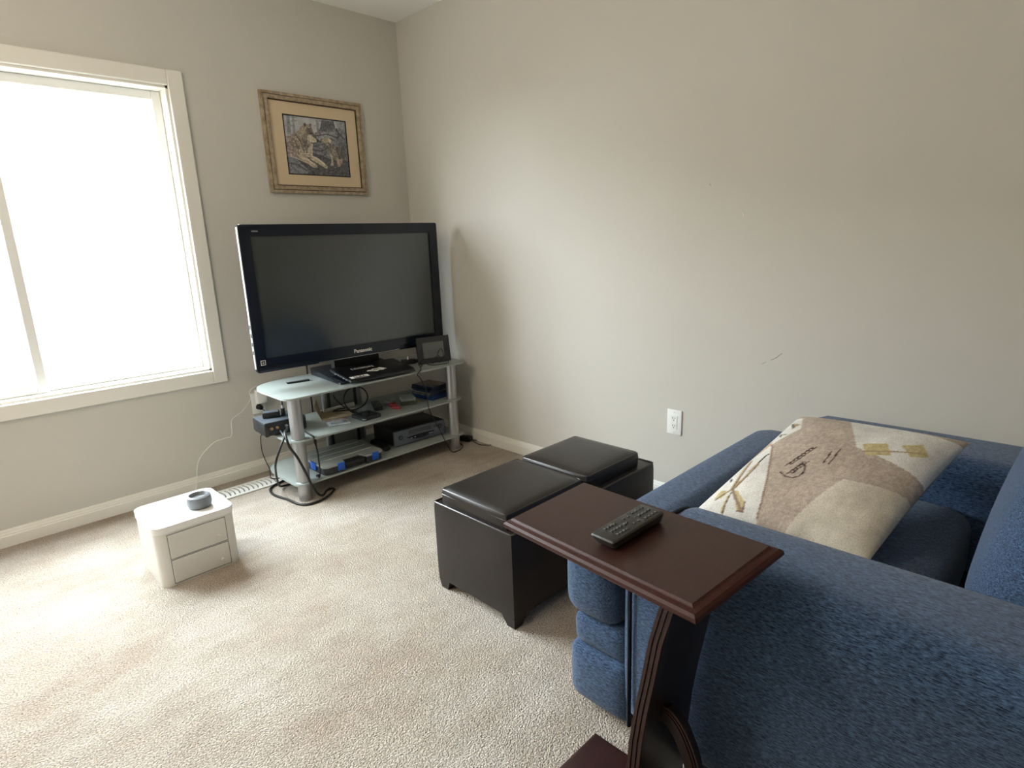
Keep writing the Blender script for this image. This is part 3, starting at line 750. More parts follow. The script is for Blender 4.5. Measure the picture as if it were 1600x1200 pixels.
# ------------------------------------------------------------------ digital photo frame, adapters
FM = Matrix.Translation((-0.2865, -0.556, ZT + 0.0005)) @ Matrix.Rotation(math.radians(-13), 4, 'Z') @ Matrix.Rotation(math.radians(-8), 4, 'X')
pf = thing('digital_photo_frame', 'dark digital photo frame leaning at the end of the glass top', 'photo frame', matrix=FM)
bm = BM(); ring(bm, (-0.112, 0.112, 0.0018, 0.168), (-0.074, 0.074, 0.034, 0.134), -0.006, 0.010); obj('frame', bm, mat('charcoal_frame', (38, 38, 40), 0.45), pf, 20)
bxo('screen', mat('dim_lcd', (92, 94, 92), 0.25), pf, -0.075, 0.075, 0.0, 0.004, 0.033, 0.135)
bxo('back_cover', M['black'], pf, -0.108, 0.108, 0.010, 0.020, 0.004, 0.164)
bm = BM(); prism(bm, [(0.02, 0.080), (0.052, 0.0085), (0.058, 0.0095), (0.02, 0.10)], 'x', -0.02, 0.02); obj('easel_leg', bm, M['black'], pf, 20)
tubo('cord', M['rubber'], thing('tangled_cord', 'thin black cord tangled in front of the digital photo frame', 'cord', (-0.3, -0.6, ZT)),
     [(-0.415, -0.555, 0.590), (-0.405, -0.575, 0.626), (-0.380, -0.583, 0.630), (-0.355, -0.59, 0.612), (-0.333, -0.60, 0.600), (-0.316, -0.60, 0.632), (-0.292, -0.605, 0.640), (-0.277, -0.605, 0.615), (-0.298, -0.61, 0.600),
      (-0.300, -0.605, 0.65), (-0.275, -0.61, 0.685), (-0.262, -0.615, 0.64), (-0.275, -0.61, 0.605), (-0.255, -0.62, 0.64), (-0.238, -0.62, 0.668), (-0.240, -0.63, 0.62), (-0.245, -0.64, 0.592), (-0.27, -0.645, 0.5905), (-0.34, -0.625, 0.5905), (-0.368, -0.60, 0.594), (-0.36, -0.57, 0.592)], 0.0022, 6)
ad = thing('power_adapter', 'black power adapter lying on the glass beside the laptop', 'adapter', (-0.40, -0.43, ZT), world=False, rot=(0, 0, math.radians(-20)))
bxo('body', M['black'], ad, -0.045, 0.045, -0.03, 0.03, 0.0, 0.028, 0.006, 2)
bm = BM(); cyl(bm, (-0.005, 0, 0.027), (-0.005, 0, 0.047), 0.0045, 10); obj('prong', bm, M['ink'], ad, 40)
bm = BM(); cyl(bm, (0.04, -0.012, 0.014), (0.085, -0.022, 0.012), 0.012, 12); obj('plug', bm, M['rubber'], ad, 40)
tubo('cord', M['rubber'], thing('frame_power_cord', 'thin black cord hanging down the front of the glass shelves', 'cord', (-0.45, -0.69, 0)),
     [(-0.395, -0.565, 0.590), (-0.43, -0.59, 0.590), (-0.46, -0.64, 0.592), (-0.50, -0.689, 0.594), (-0.528, -0.692, 0.570), (-0.515, -0.70, 0.55), (-0.482, -0.70, 0.485), (-0.471, -0.70, 0.422), (-0.467, -0.70, 0.355), (-0.434, -0.70, 0.268),
      (-0.392, -0.70, 0.189), (-0.355, -0.70, 0.105), (-0.31, -0.69, 0.03), (-0.265, -0.67, 0.004), (-0.205, -0.66, 0.004), (-0.150, -0.62, 0.004), (-0.13, -0.56, 0.004), (-0.115, -0.52, 0.012)], 0.0028, 6)
fa = thing('floor_adapter', 'black power brick with a cord loop on the carpet by the baseboard', 'adapter', (-0.065, -0.535, 0), world=False, rot=(0, 0, math.radians(-68)))
bxo('body', M['black'], fa, -0.055, 0.055, -0.026, 0.026, 0.0, 0.034, 0.008, 3)
tubo('cord', M['rubber'], fa, [(0.05, 0.0, 0.015), (0.085, 0.018, 0.004), (0.13, 0.035, 0.003), (0.19, 0.026, 0.003), (0.225, -0.008, 0.003), (0.21, -0.045, 0.003), (0.15, -0.055, 0.003), (0.10, -0.03, 0.004), (0.052, 0.004, 0.012)], 0.0028, 6)

# ------------------------------------------------------------------ disc cases
tops = [((24, 36, 66), (78, 66, 60)), ((20, 25, 40), (40, 40, 44)), ((24, 40, 74), (36, 40, 50)), ((30, 34, 44), (110, 106, 102)), ((34, 48, 78), (84, 86, 90)), ((18, 54, 108), (30, 52, 92)), ((18, 50, 100), (40, 66, 108))]
words = ['topmost blue-spined disc case with a brown cover in the stack', 'second disc case from the top of the blue stack', 'third disc case from the top of the blue stack',
         'fourth disc case from the top, with a pale spine', 'fifth disc case from the top, with a grey spine', 'bright blue disc case second from the bottom of the stack', 'bright blue disc case at the very bottom of the stack']
zc = ZM
hcs = 0.0125
for k in range(6, -1, -1):
    cs = thing('disc_case', words[k], 'disc case', (-0.262 + random.uniform(-0.005, 0.005), -0.452 + random.uniform(-0.006, 0.006), zc), 'disc cases stacked on the middle shelf', world=False,
               rot=(0, 0, math.radians(4 + random.uniform(-3, 3))))
    sp, cv = tops[k]
    bm = BM(); box(bm, -0.076, 0.076, -0.096, 0.096, 0.0006, hcs - 0.0006, 0.002, 1)
    obj('shell', bm, mat('case_shell_%d' % k, sp, 0.3), cs)
    bm = BM(); box(bm, -0.072, 0.074, -0.092, 0.092, hcs - 0.0008, hcs - 0.0002)
    ins = obj('cover', bm, mat('case_cover_%d' % k, cv, 0.3, rgb2=tuple(int(min(255, c * 1.6)) for c in cv), vscale=28), cs, 0)
    bm = BM(); box(bm, -0.0768, -0.0758, -0.088, 0.088, 0.002, hcs - 0.002)
    obj('spine', bm, mat('case_spine_%d' % k, tuple(min(255, c + 14) for c in cv) if k in (3, 4) else sp, 0.3, rgb2=(178, 176, 170) if k in (3, 4) else tuple(min(255, int(c * 1.3)) for c in sp), vscale=60), cs, 0)
    zc += hcs

# ------------------------------------------------------------------ middle shelf things
sb = thing('set_top_box', 'black box with round audio sockets overhanging the end of the middle shelf', 'electronics box', (-1.25, -0.37, ZM), world=False, rot=(0, 0, math.radians(-4)))
bxo('body', mat('charcoal_box', (30, 31, 34), 0.45), sb, -0.115, 0.115, -0.09, 0.10, 0.004, 0.076, 0.006, 2)
bxo('top_cover', M['slate'], sb, -0.113, 0.113, -0.088, 0.098, 0.0755, 0.0795, 0.003, 2)
for a in (-0.08, -0.05, 0.0):
    bm = BM(); cyl(bm, (a, -0.088, 0.046), (a, -0.101, 0.046), 0.008, 14); cyl(bm, (a, -0.098, 0.046), (a, -0.108, 0.046), 0.005, 12)
    obj('socket', bm, M['gold'] if a < 0 else M['silver'], sb, 40)
for a in (-0.075, -0.02): bxo('port', M['black'], sb, a - 0.02, a + 0.02, -0.0915, -0.088, 0.012, 0.022)
for a in (-0.1, 0.1):
    for b in (-0.07, 0.08): bxo('foot', M['black'], sb, a - 0.01, a + 0.01, b - 0.01, b + 0.01, 0.0, 0.005)
for k in range(6): bxo('vent_slot', M['black'], sb, 0.1145, 0.1155, -0.06 + k * 0.024, -0.046 + k * 0.024, 0.018, 0.06)
ta = thing('plug_adapter', 'black plug adapter resting on top of the socketed black box', 'adapter', (-1.285, -0.35, ZM + 0.0797), world=False, rot=(0, 0, math.radians(-25)))
bxo('body', M['black'], ta, -0.045, 0.045, -0.025, 0.025, 0.0, 0.032, 0.006, 2)
bxo('face', M['slate'], ta, -0.040, 0.040, -0.022, 0.022, 0.0315, 0.0335, 0.001, 1)
cn = thing('coaxial_lead', 'silver-tipped black lead arching over the socketed black box', 'cord', (-1.22, -0.36, ZM + 0.08))
bm = BM(); cyl(bm, (-1.226, -0.372, ZM + 0.0805), (-1.226, -0.372, ZM + 0.122), 0.011, 12); obj('plug', bm, M['black'], cn, 40)
bm = BM(); cyl(bm, (-1.226, -0.372, ZM + 0.122), (-1.226, -0.372, ZM + 0.14), 0.008, 12); obj('collar', bm, M['silver'], cn, 40)
tubo('cord', M['rubber'], cn, [(-1.226, -0.372, ZM + 0.138), (-1.222, -0.37, ZM + 0.172), (-1.20, -0.36, ZM + 0.190), (-1.165, -0.34, ZM + 0.170), (-1.12, -0.30, ZM + 0.12), (-1.095, -0.25, ZM + 0.05), (-1.08, -0.22, ZM + 0.005)], 0.004, 8)

ev = thing('torn_envelope', 'torn-open tan envelope lying on the middle shelf', 'envelope', (-0.90, -0.34, ZM))
bm = BM(); prism(bm, [(-0.93, -0.215), (-0.755, -0.325), (-0.835, -0.455), (-1.010, -0.385)], 'z', ZM, ZM + 0.006); obj('body', bm, M['kraft'], ev, 0)
bm = BM()
q4 = [(-1.010, -0.385, ZM + 0.003), (-0.93, -0.215, ZM + 0.003), (-0.945, -0.205, ZM + 0.085), (-1.028, -0.345, ZM + 0.075)]
vs = [bm.verts.new(p) for p in q4] + [bm.verts.new(Vector(p) + Vector((-0.0015, 0.0006, 0.0))) for p in q4]
for f in ((0, 1, 2, 3), (7, 6, 5, 4), (0, 4, 5, 1), (1, 5, 6, 2), (2, 6, 7, 3), (3, 7, 4, 0)): bm.faces.new([vs[i] for i in f])
obj('flap', bm, M['kraft'], ev, 0)
bxo('label_strip', M['black'], ev, -0.905, -0.835, -0.378, -0.372, ZM + 0.0058, ZM + 0.0064, rz=math.radians(-35))
rp = thing('rolled_sheet', 'pale grey rolled sheet behind the tan envelope', 'paper', (-0.82, -0.15, ZM))
bm = BM(); tube(bm, [(-0.93, -0.186, ZM + 0.012), (-0.86, -0.180, ZM + 0.012), (-0.72, -0.176, ZM + 0.012)], 0.016, 10, 2, r2=0.011); 
for v_ in bm.verts: v_.co.z = max(v_.co.z, ZM + 0.0005); v_.co.y = max(v_.co.y, -0.1855)
for v_ in bm.verts: v_.co.y -= 0.078
obj('sheet', bm, M['paper'], rp, 40)
cd = thing('blister_card', 'small pale blue blister card with a red top edge on the middle shelf', 'card', (-0.97, -0.5, ZM), world=False, rot=(0, 0, math.radians(-18)))
bxo('backing', mat('pale_blue_card', (166, 180, 196), 0.5, rgb2=(204, 208, 212), vscale=40), cd, -0.062, 0.062, -0.058, 0.058, 0.0, 0.003)
bxo('header', mat('red_card_header', (150, 70, 62), 0.5, rgb2=(190, 150, 140), vscale=60), cd, -0.062, 0.062, 0.034, 0.058, 0.003, 0.0036)
bxo('blister', M['clearbox'], cd, -0.045, 0.050, -0.040, 0.020, 0.003, 0.012, 0.004, 2)
bxo('item', M['slate'], cd, 0.026, 0.048, -0.018, 0.010, 0.0035, 0.009, 0.002, 1)

dr = thing('portable_drive', 'flat black portable drive on the middle shelf', 'drive', (-0.803, -0.535, ZM), world=False, rot=(0, 0, math.radians(2)))
bm = BM(); prism(bm, rounded([(-0.062, -0.07), (0.062, -0.07), (0.062, 0.07), (-0.062, 0.07)], 0.016, 5), 'z', 0.0, 0.018); bevel_all(bm, 0.004, 2, 60); obj('body', bm, M['darkgrey'], dr, 40)
bxo('top_plate', M['gloss'], dr, -0.042, 0.042, -0.052, 0.045, 0.0175, 0.0195, 0.001, 1)
bxo('chrome_tip', M['silver'], dr, -0.0635, -0.045, -0.072, -0.050, 0.006, 0.012, 0.002, 1)
tubo('cord', M['rubber'], thing('looped_cable', 'stiff black cable standing in a loop behind the portable drive', 'cord', (-0.77, -0.4, ZM)),
     [(-0.915, -0.37, 0.480), (-0.908, -0.38, 0.455), (-0.884, -0.40, 0.415), (-0.857, -0.42, 0.387), (-0.834, -0.43, 0.362), (-0.812, -0.46, 0.355)], 0.0042, 8)
tubo('loop', M['rubber'], bpy.data.objects[[o.name for o in C.objects if o.name.startswith('looped_cable')][0]],
     [(-0.812, -0.459, 0.357), (-0.838, -0.40, 0.378), (-0.850, -0.37, 0.43), (-0.815, -0.36, 0.482), (-0.752, -0.355, 0.494), (-0.698, -0.355, 0.466), (-0.679, -0.36, 0.417), (-0.707, -0.365, 0.374), (-0.775, -0.37, 0.356), (-0.831, -0.365, 0.362), (-0.886, -0.35, 0.368), (-0.90, -0.32, 0.362), (-0.86, -0.29, 0.360), (-0.81, -0.30, 0.360)], 0.0042, 8)

def small_remote(label, loc, rz, l, wd, h, rows, cols, cat='remote'):
    r = thing('remote_control', label, cat, loc, world=False, rot=(0, 0, math.radians(rz)))
    bm = BM(); prism(bm, rounded([(-wd / 2, -l / 2), (wd / 2, -l / 2), (wd * 0.42, l / 2), (-wd * 0.42, l / 2)], 0.01, 4), 'z', 0, h); bevel_all(bm, 0.004, 2, 60); obj('body', bm, M['darkgrey'], r, 40)
    for i in range(rows):
        for j in range(cols):
            x = (j - (cols - 1) / 2) * wd * 0.26; y = l * 0.36 - i * l * 0.72 / (rows - 1)
            bxo('button', M['grey'], r, x - 0.0035, x + 0.0035, y - 0.0035, y + 0.0035, h - 0.001, h + 0.0015, 0.001, 1)
    return r
small_remote('dark grey remote control on the middle shelf beside the portable drive', (-0.643, -0.395, ZM), -24, 0.17, 0.052, 0.02, 8, 3)
kb = thing('key_bundle', 'jumble of small keys with red tags on the middle shelf', 'keys', (-0.55, -0.40, ZM))
bm = BM()
for k in range(7):
    a = random.uniform(0, PI); x, y = -0.555 + random.uniform(-0.035, 0.03), -0.385 + random.uniform(-0.03, 0.03)
    box(bm, x - 0.02, x + 0.02, y - 0.003, y + 0.003, ZM + 0.001 + k * 0.0025, ZM + 0.004 + k * 0.0025, rz=a)
obj('key', bm, M['silver'], kb, 0); 
bm = BM(); tube(bm, [(-0.525, -0.375, ZM + 0.012), (-0.51, -0.36, ZM + 0.02), (-0.495, -0.375, ZM + 0.024), (-0.51, -0.39, ZM + 0.018)], 0.0018, 6, 6, True); obj('key_ring', bm, M['silver'], kb, 60)
red = mat('pink_red_plastic', (170, 60, 62), 0.4)
for p in ((-0.548, -0.425, 20), (-0.565, -0.465, -35), (-0.585, -0.525, -60)):
    bm = BM(); box(bm, p[0] - 0.028, p[0] + 0.028, p[1] - 0.010, p[1] + 0.010, ZM, ZM + 0.013, 0.004, 2, math.radians(p[2])); obj('tag', bm, red, kb)
cb = thing('clear_case', 'small clear plastic case with green contents on the middle shelf', 'case', (-0.468, -0.48, ZM), world=False, rot=(0, 0, math.radians(-28)))
bxo('tray', mat('olive_green_plastic', (62, 70, 52), 0.5), cb, -0.045, 0.045, -0.052, 0.052, 0.0, 0.026, 0.003, 1)
bxo('cover', M['clearbox'], cb, -0.048, 0.048, -0.056, 0.056, 0.0262, 0.048, 0.005, 2)
bxo('insert', M['grey'], cb, -0.030, 0.030, -0.03, 0.03, 0.0285, 0.036, 0.002, 1)
for p, lb in (((-0.378, -0.465), 'small yellowish coin close against the stack of disc cases'), ((-0.402, -0.505), 'small yellowish coin between the clear case and the other coin')):
    bm = BM(); lathe(bm, [(0.0105, 0), (0.012, 0.0008), (0.012, 0.0032), (0.0105, 0.004)], (p[0], p[1], ZM), 18)
    tag(obj('coin', bm, mat('pale_brass', (196, 180, 120), 0.35, metal=0.5), None, 40), lb, 'coin', 'coins beside the disc cases')

# ------------------------------------------------------------------ bottom shelf things
og = thing('organizer_case', 'tool organizer case with clear compartment lid and blue latches', 'organizer', (-0.965, -0.485, ZB))
ox0, ox1, oy0, oy1 = -1.155, -0.778, -0.648, -0.325
hx0, hx1, hy = -1.020, -0.905, -0.585
def org_outline(e):
    return rounded([(ox0 - e, oy0 - e), (hx0 - 0.012 + e, oy0 - e), (hx0 + e, hy - e), (hx1 - e, hy - e), (hx1 + 0.012 - e, oy0 - e), (ox1 + e, oy0 - e), (ox1 + e, oy1 + e), (ox0 - e, oy1 + e)],
                   [0.035, 0.008, 0.02, 0.02, 0.008, 0.025, 0.025, 0.025], 5)
bm = BM(); prism(bm, org_outline(-0.004), 'z', ZB + 0.001, ZB + 0.042); obj('base', bm, M['darkgrey'], og, 30)
bm = BM(); prism(bm, org_outline(0.0), 'z', ZB + 0.0425, ZB + 0.054); bevel_all(bm, 0.003, 2, 60); li = obj('lid', bm, M['lid'], og, 30)
for yy in (-0.40, -0.475, -0.552):
    bxo('lid_ridge', M['lidrib'], li, ox0 + 0.02, ox1 - 0.02, yy - 0.004, yy + 0.004, ZB + 0.0535, ZB + 0.057, 0.001, 1)
bm = BM(); box(bm, hx0 - 0.006, hx1 + 0.006, oy0 + 0.002, oy0 + 0.026, ZB + 0.008, ZB + 0.040, 0.008, 3); obj('handle', bm, M['black'], og)
for a in (-1.055, -0.835): 
    bxo('latch', M['blueplastic'], og, a - 0.021, a + 0.021, oy0 - 0.006, oy0 + 0.006, ZB + 0.012, ZB + 0.056, 0.003, 2)
bxo('latch', M['blueplastic'], og, ox0 - 0.006, ox0 + 0.006, -0.55, -0.49, ZB + 0.012, ZB + 0.056, 0.003, 2)

vc = thing('video_recorder', 'dark video cassette recorder on the bottom shelf', 'video recorder', (-0.436, -0.427, ZB), world=False, rot=(0, 0, math.radians(-3)))
bxo('body', mat('dark_metal_cover', (26, 27, 30), 0.42), vc, -0.19, 0.19, -0.12, 0.125, 0.008, 0.102, 0.004, 2)
fp = bxo('front_panel', mat('blue_grey_fascia', (86, 93, 105), 0.36), vc, -0.192, 0.192, -0.135, -0.118, 0.006, 0.100, 0.004, 2)
bxo('tape_door', M['slate'], fp, -0.092, 0.085, -0.1375, -0.134, 0.062, 0.090, 0.002, 1)
bm = BM(); prism(bm, [(-0.105 + 0.21 * k / 12, 0.048 + 0.004 * math.sin(PI * k / 12)) for k in range(13)] + [(0.105 - 0.21 * k / 12, 0.046 - 0.022 * math.sin(PI * k / 12)) for k in range(13)], 'y', -0.1385, -0.134)
dsp = obj('display', bm, M['gloss'], fp, 30)
for a in (-0.072, -0.045, 0.065, 0.08): bxo('button', M['inkgrey'], fp, a - 0.006, a + 0.006, -0.140, -0.137, 0.036, 0.042, 0.001, 1)
for a, zz in ((-0.148, 0.058), (0.148, 0.066)):
    bm = BM(); cyl(bm, (a, -0.134, zz), (a, -0.140, zz), 0.015, 20); kn = obj('knob', bm, M['black'], fp, 40)
    bm = BM(); cyl(bm, (a, -0.139, zz), (a, -0.1415, zz), 0.010, 20); obj('knob_cap', bm, M['slate'], fp, 40)
for a in (0.105, 0.12): bxo('button', M['darkgrey'], fp, a - 0.004, a + 0.004, -0.138, -0.134, 0.066, 0.082, 0.001, 1)
for a in (-0.16, 0.16):
    for b in (-0.10, 0.10): bxo('foot', M['black'], vc, a - 0.015, a + 0.015, b - 0.015, b + 0.015, 0.0, 0.009)
ct = thing('game_controller', 'curved black handheld controller between the organizer case and video recorder', 'controller', (-0.67, -0.45, ZB))
bm = BM(); tube(bm, [(-0.672, -0.365, ZB + 0.016), (-0.668, -0.41, ZB + 0.022), (-0.672, -0.46, ZB + 0.022), (-0.690, -0.52, ZB + 0.018), (-0.700, -0.56, ZB + 0.016)], 0.015, 12, 6, r2=0.026)
obj('body', bm, M['black'], ct, 60)
bm = BM(); cyl(bm, (-0.670, -0.40, ZB + 0.030), (-0.670, -0.40, ZB + 0.042), 0.011, 14); obj('thumb_stick', bm, M['black'], ct, 40)
for k in range(3): bxo('button', M['darkgrey'], ct, -0.688 + 0.012 * k, -0.680 + 0.012 * k, -0.49, -0.482, ZB + 0.033, ZB + 0.039, 0.001, 1)

# ------------------------------------------------------------------ thick leads at the left leg
cA = thing('thick_power_cord', 'thick black power cord looping round the near leg of the stand', 'cord', (-1.3, -0.6, 0))
tubo('cord', M['rubber'], cA, [(-1.262, -0.486, 0.388), (-1.285, -0.54, 0.392), (-1.335, -0.62, 0.405), (-1.350, -0.665, 0.385), (-1.345, -0.680, 0.34), (-1.312, -0.684, 0.27), (-1.283, -0.684, 0.19), (-1.256, -0.684, 0.105), (-1.22, -0.675, 0.035), (-1.18, -0.645, 0.008),
     (-1.14, -0.605, 0.007), (-1.107, -0.592, 0.007), (-1.103, -0.625, 0.007), (-1.192, -0.69, 0.007), (-1.284, -0.698, 0.007), (-1.325, -0.65, 0.007), (-1.338, -0.55, 0.007), (-1.36, -0.43, 0.007), (-1.345, -0.343, 0.007), (-1.30, -0.294, 0.007), (-1.22, -0.268, 0.007)], 0.0065, 8)
cB = thing('drooping_power_cord', 'black lead drooping from the socketed box down to the carpet', 'cord', (-1.38, -0.5, 0))
tubo('cord', M['rubber'], cB, [(-1.30, -0.480, 0.375), (-1.325, -0.56, 0.385), (-1.335, -0.60, 0.37), (-1.365, -0.61, 0.325), (-1.392, -0.60, 0.257), (-1.385, -0.56, 0.19), (-1.35, -0.48, 0.09), (-1.30, -0.38, 0.025), (-1.255, -0.35, 0.008), (-1.20, -0.353, 0.007)], 0.0060, 8)
cD = thing('thin_lead', 'thin black lead dropping from the middle shelf to the organizer case', 'cord', (-1.2, -0.66, 0.1))
tubo('cord', M['rubber'], cD, [(-1.180, -0.47, 0.352), (-1.190, -0.58, 0.350), (-1.200, -0.655, 0.352), (-1.204, -0.668, 0.33), (-1.196, -0.672, 0.28), (-1.194, -0.672, 0.20), (-1.192, -0.668, 0.15), (-1.188, -0.64, 0.112)], 0.0042, 8)
bm = BM(); cyl(bm, (-1.188, -0.645, 0.124), (-1.184, -0.61, 0.113), 0.008, 10); obj('plug', bm, M['black'], cD, 40)
cE = thing('rear_lead', 'black leads hanging behind the shelves beside the back panel', 'cord', (-0.96, -0.16, 0.1))
tubo('cord', M['rubber'], cE, [(-0.955, -0.155, 0.66), (-0.955, -0.155, 0.55), (-0.950, -0.155, 0.40), (-0.952, -0.155, 0.25), (-0.955, -0.155, 0.10), (-0.955, -0.15, 0.01)], 0.005, 8)
tubo('branch', M['rubber'], cE, [(-0.953, -0.155, 0.19), (-0.935, -0.155, 0.24), (-0.905, -0.155, 0.30)], 0.003, 6)

# ------------------------------------------------------------------ storage ottomans
def ottoman(label, x0, x1, lx0, lx1, y0=-2.252, y1=-1.825, ly0=-2.218, ly1=-1.862):
    r = thing('storage_ottoman', label, 'ottoman', ((x0 + x1) / 2, (y0 + y1) / 2, 0), 'pair of dark leather storage ottomans')
    zb, zt = 0.040, 0.368
    pado('body', M['leather'], r, x0, x1, y0, y1, zb, zt, r=0.012, bulge=(0.004, 0.004, 0.0), cuts=9)
    for a, b in ((x0, x1),):
        e = 0.004
        loop = [(x0 + e, y0 + e, zt - 0.002), (x1 - e, y0 + e, zt - 0.002), (x1 - e, y1 - e, zt - 0.002), (x0 + e, y1 - e, zt - 0.002)]
        bm = BM()
        pts = rounded([(p[0], p[1]) for p in loop], 0.012, 4)
        tube(bm, [(p[0], p[1], zt - 0.003) for p in pts], 0.0038, 6, 0, True); obj('rim_welt', bm, M['seam'], r, 60)
    l = pado('lid', M['leather'], r, lx0, lx1, ly0, ly1, zt - 0.012, 0.430, r=0.016, bulge=(0.003, 0.003, 0.010), cuts=9)
    pts = rounded([(lx0 + 0.004, ly0 + 0.004), (lx1 - 0.004, ly0 + 0.004), (lx1 - 0.004, ly1 - 0.004), (lx0 + 0.004, ly1 - 0.004)], 0.016, 4)
    bm = BM(); tube(bm, [(p[0], p[1], 0.4225) for p in pts], 0.0034, 6, 0, True); obj('lid_welt', bm, M['seam'], l, 60)
    bm = BM()
    pts2 = rounded([(lx0 + 0.0, ly0 + 0.0), (lx1 - 0.0, ly0 + 0.0), (lx1 - 0.0, ly1 - 0.0), (lx0 + 0.0, ly1 - 0.0)], 0.016, 4)
    tube(bm, [(p[0], p[1], 0.405) for p in pts2], 0.0022, 6, 0, True); obj('lid_stitch', bm, M['seam'], l, 60)
    for sx in (0, 1):
        for sy in (0, 1):
            cx = x0 + 0.004 if sx == 0 else x1 - 0.004; cy = y0 + 0.004 if sy == 0 else y1 - 0.004
            dx = 1 if sx == 0 else -1; dy = 1 if sy == 0 else -1
            bm = BM()
            a = [(cx, cy), (cx + dx * 0.064, cy), (cx + dx * 0.064, cy + dy * 0.064), (cx, cy + dy * 0.064)]
            b = [(cx + dx * 0.006, cy + dy * 0.006), (cx + dx * 0.044, cy + dy * 0.006), (cx + dx * 0.044, cy + dy * 0.044), (cx + dx * 0.006, cy + dy * 0.044)]
            if dx * dy < 0: a.reverse(); b.reverse()
            va = [bm.verts.new((*p, 0.044)) for p in a]; vb = [bm.verts.new((*p, 0.0)) for p in b]
            for i in range(4): bm.faces.new((va[i], va[(i + 1) % 4], vb[(i + 1) % 4], vb[i]))
            bm.faces.new(va); bm.faces.new(vb[::-1]); bevel_all(bm, 0.004, 2, 30)
            obj('foot', bm, M['leather'], r, 40)
    return r
ottoman('dark leather storage ottoman with its long carpet-side face in full view', -1.305, -0.872, -1.292, -0.876)
ottoman('dark leather storage ottoman between its twin and the bare wall', -0.860, -0.418, -0.852, -0.487)

# ------------------------------------------------------------------ recliner armchair
ar = thing('recliner_armchair', 'blue woven recliner armchair facing the television', 'armchair', (-0.77, -3.1, 0))
AX0, AX1, BX0, BX1 = -1.435, -1.108, -0.415, -0.065
for a, b in ((AX0, AX1), (BX0, BX1)):
    bm = BM()
    yf, yb = -2.765, -3.72
    pad(bm, a, b, yb, yf, 0.04, 0.603 if a < -1 else 0.618, r=0.075, bulge=(0.006, 0.012, 0.008), cuts=12)
    obj('arm', bm, M['blue'], ar, 60)
    e = 0.006
    prof = [(a + 0.0, 0.06), (a - 0.0, 0.30), (a + 0.002, 0.50), (a + 0.03, 0.575), (a + 0.10, 0.598), (b - 0.10, 0.598), (b - 0.03, 0.575), (b, 0.50)]
    bm = BM(); tube(bm, [(p[0], yf - 0.045, p[1]) for p in prof], 0.006, 6, 6); obj('piping', bm, M['bluepipe'], ar, 60)
pado('front_pad', M['blue'], ar, AX0 + 0.018, BX1 - 0.018, -2.765, -2.560, 0.285, 0.527, r=0.065, bulge=(0.012, 0.012, 0.004), cuts=12)
pado('footrest_gusset', M['blue'], ar, AX0 + 0.030, BX1 - 0.030, -2.785, -2.592, 0.195, 0.305, r=0.035, bulge=(0.004, 0.004, 0.0), cuts=10)
pado('footrest', M['blue'], ar, AX0 + 0.020, BX1 - 0.020, -2.800, -2.582, 0.018, 0.215, r=0.040, bulge=(0.008, 0.010, 0.0), cuts=10)
pado('seat_cushion', M['blue'], ar, AX1 - 0.004, BX0 + 0.004, -3.36, -2.60, 0.26, 0.492, r=0.06, bulge=(0, 0.01, 0.008), cuts=12)
bm = BM(); pad(bm, AX1 - 0.03, BX0 + 0.03, -0.13, 0.13, 0.0, 0.60, r=0.09, bulge=(0.01, 0.03, 0.01), cuts=12)
xform(bm, Matrix.Translation((0, -3.53, 0.42)) @ Matrix.Rotation(math.radians(14), 4, 'X')); obj('backrest', bm, M['blue'], ar, 60)
bxo('frame', M['bluepipe'], ar, AX0 + 0.04, BX1 - 0.04, -3.66, -2.80, 0.02, 0.28)

# pillow: soft square with a printed front
PA = np.array([-1.085, -2.783, 0.533]); pu = np.array([0.92033, -0.18407, 0.34512]); pv = np.array([0.05, -0.9987, 0.0]); pn = np.array([-0.34610, 0.02783, 0.93778]); PSU, PSV = 0.565, 0.45
NP = 150
tu, tv_ = np.meshgrid(np.linspace(0, 1, NP), np.linspace(0, 1, NP))
a_, b_ = 2 * tu - 1, 2 * tv_ - 1
th = 0.072 * np.sqrt(np.clip((1 - np.abs(a_) ** 2.6) * (1 - np.abs(b_) ** 2.6), 0, 1)) ** 1.0
pull = 0.045
uu = 0.5 + 0.5 * a_ * (1 - pull * (1 - b_ ** 2) * np.abs(a_) ** 3); vv_ = 0.5 + 0.5 * b_ * (1 - pull * (1 - a_ ** 2) * np.abs(b_) ** 3)
wr = 0.004 * np.sin(9 * tu + 4 * tv_) * np.sin(7 * tv_ - 3 * tu) * (1 - a_ ** 2) * (1 - b_ ** 2)
fpos = PA + uu[..., None] * PSU * pu + vv_[..., None] * PSV * pv + (th + wr)[..., None] * pn
bpos = PA + uu[..., None] * PSU * pu + vv_[..., None] * PSV * pv - (th * 0.9)[..., None] * pn
nf = NP * NP
vall = np.concatenate([fpos.reshape(-1, 3), bpos.reshape(-1, 3)])
idx = np.arange(nf).reshape(NP, NP)
fq = np.stack([idx[:-1, :-1], idx[1:, :-1], idx[1:, 1:], idx[:-1, 1:]], -1).reshape(-1, 4)
bq = np.stack([idx[:-1, :-1], idx[:-1, 1:], idx[1:, 1:], idx[1:, :-1]], -1).reshape(-1, 4) + nf
px, py = uu * PSU / 0.48, vv_ * PSV / 0.48
n2, n5, n12 = sm_noise(px.shape, 2), sm_noise(px.shape, 5), sm_noise(px.shape, 16)
img = np.zeros(px.shape + (3,)); img[:] = (180, 167, 155)
weave = (np.sin(np.arange(NP) * 2.1)[None, :] + np.sin(np.arange(NP) * 2.1)[:, None]) * 3
img += (weave + n2 * 26 + n12 * 16)[..., None]
WH = (222, 222, 218)
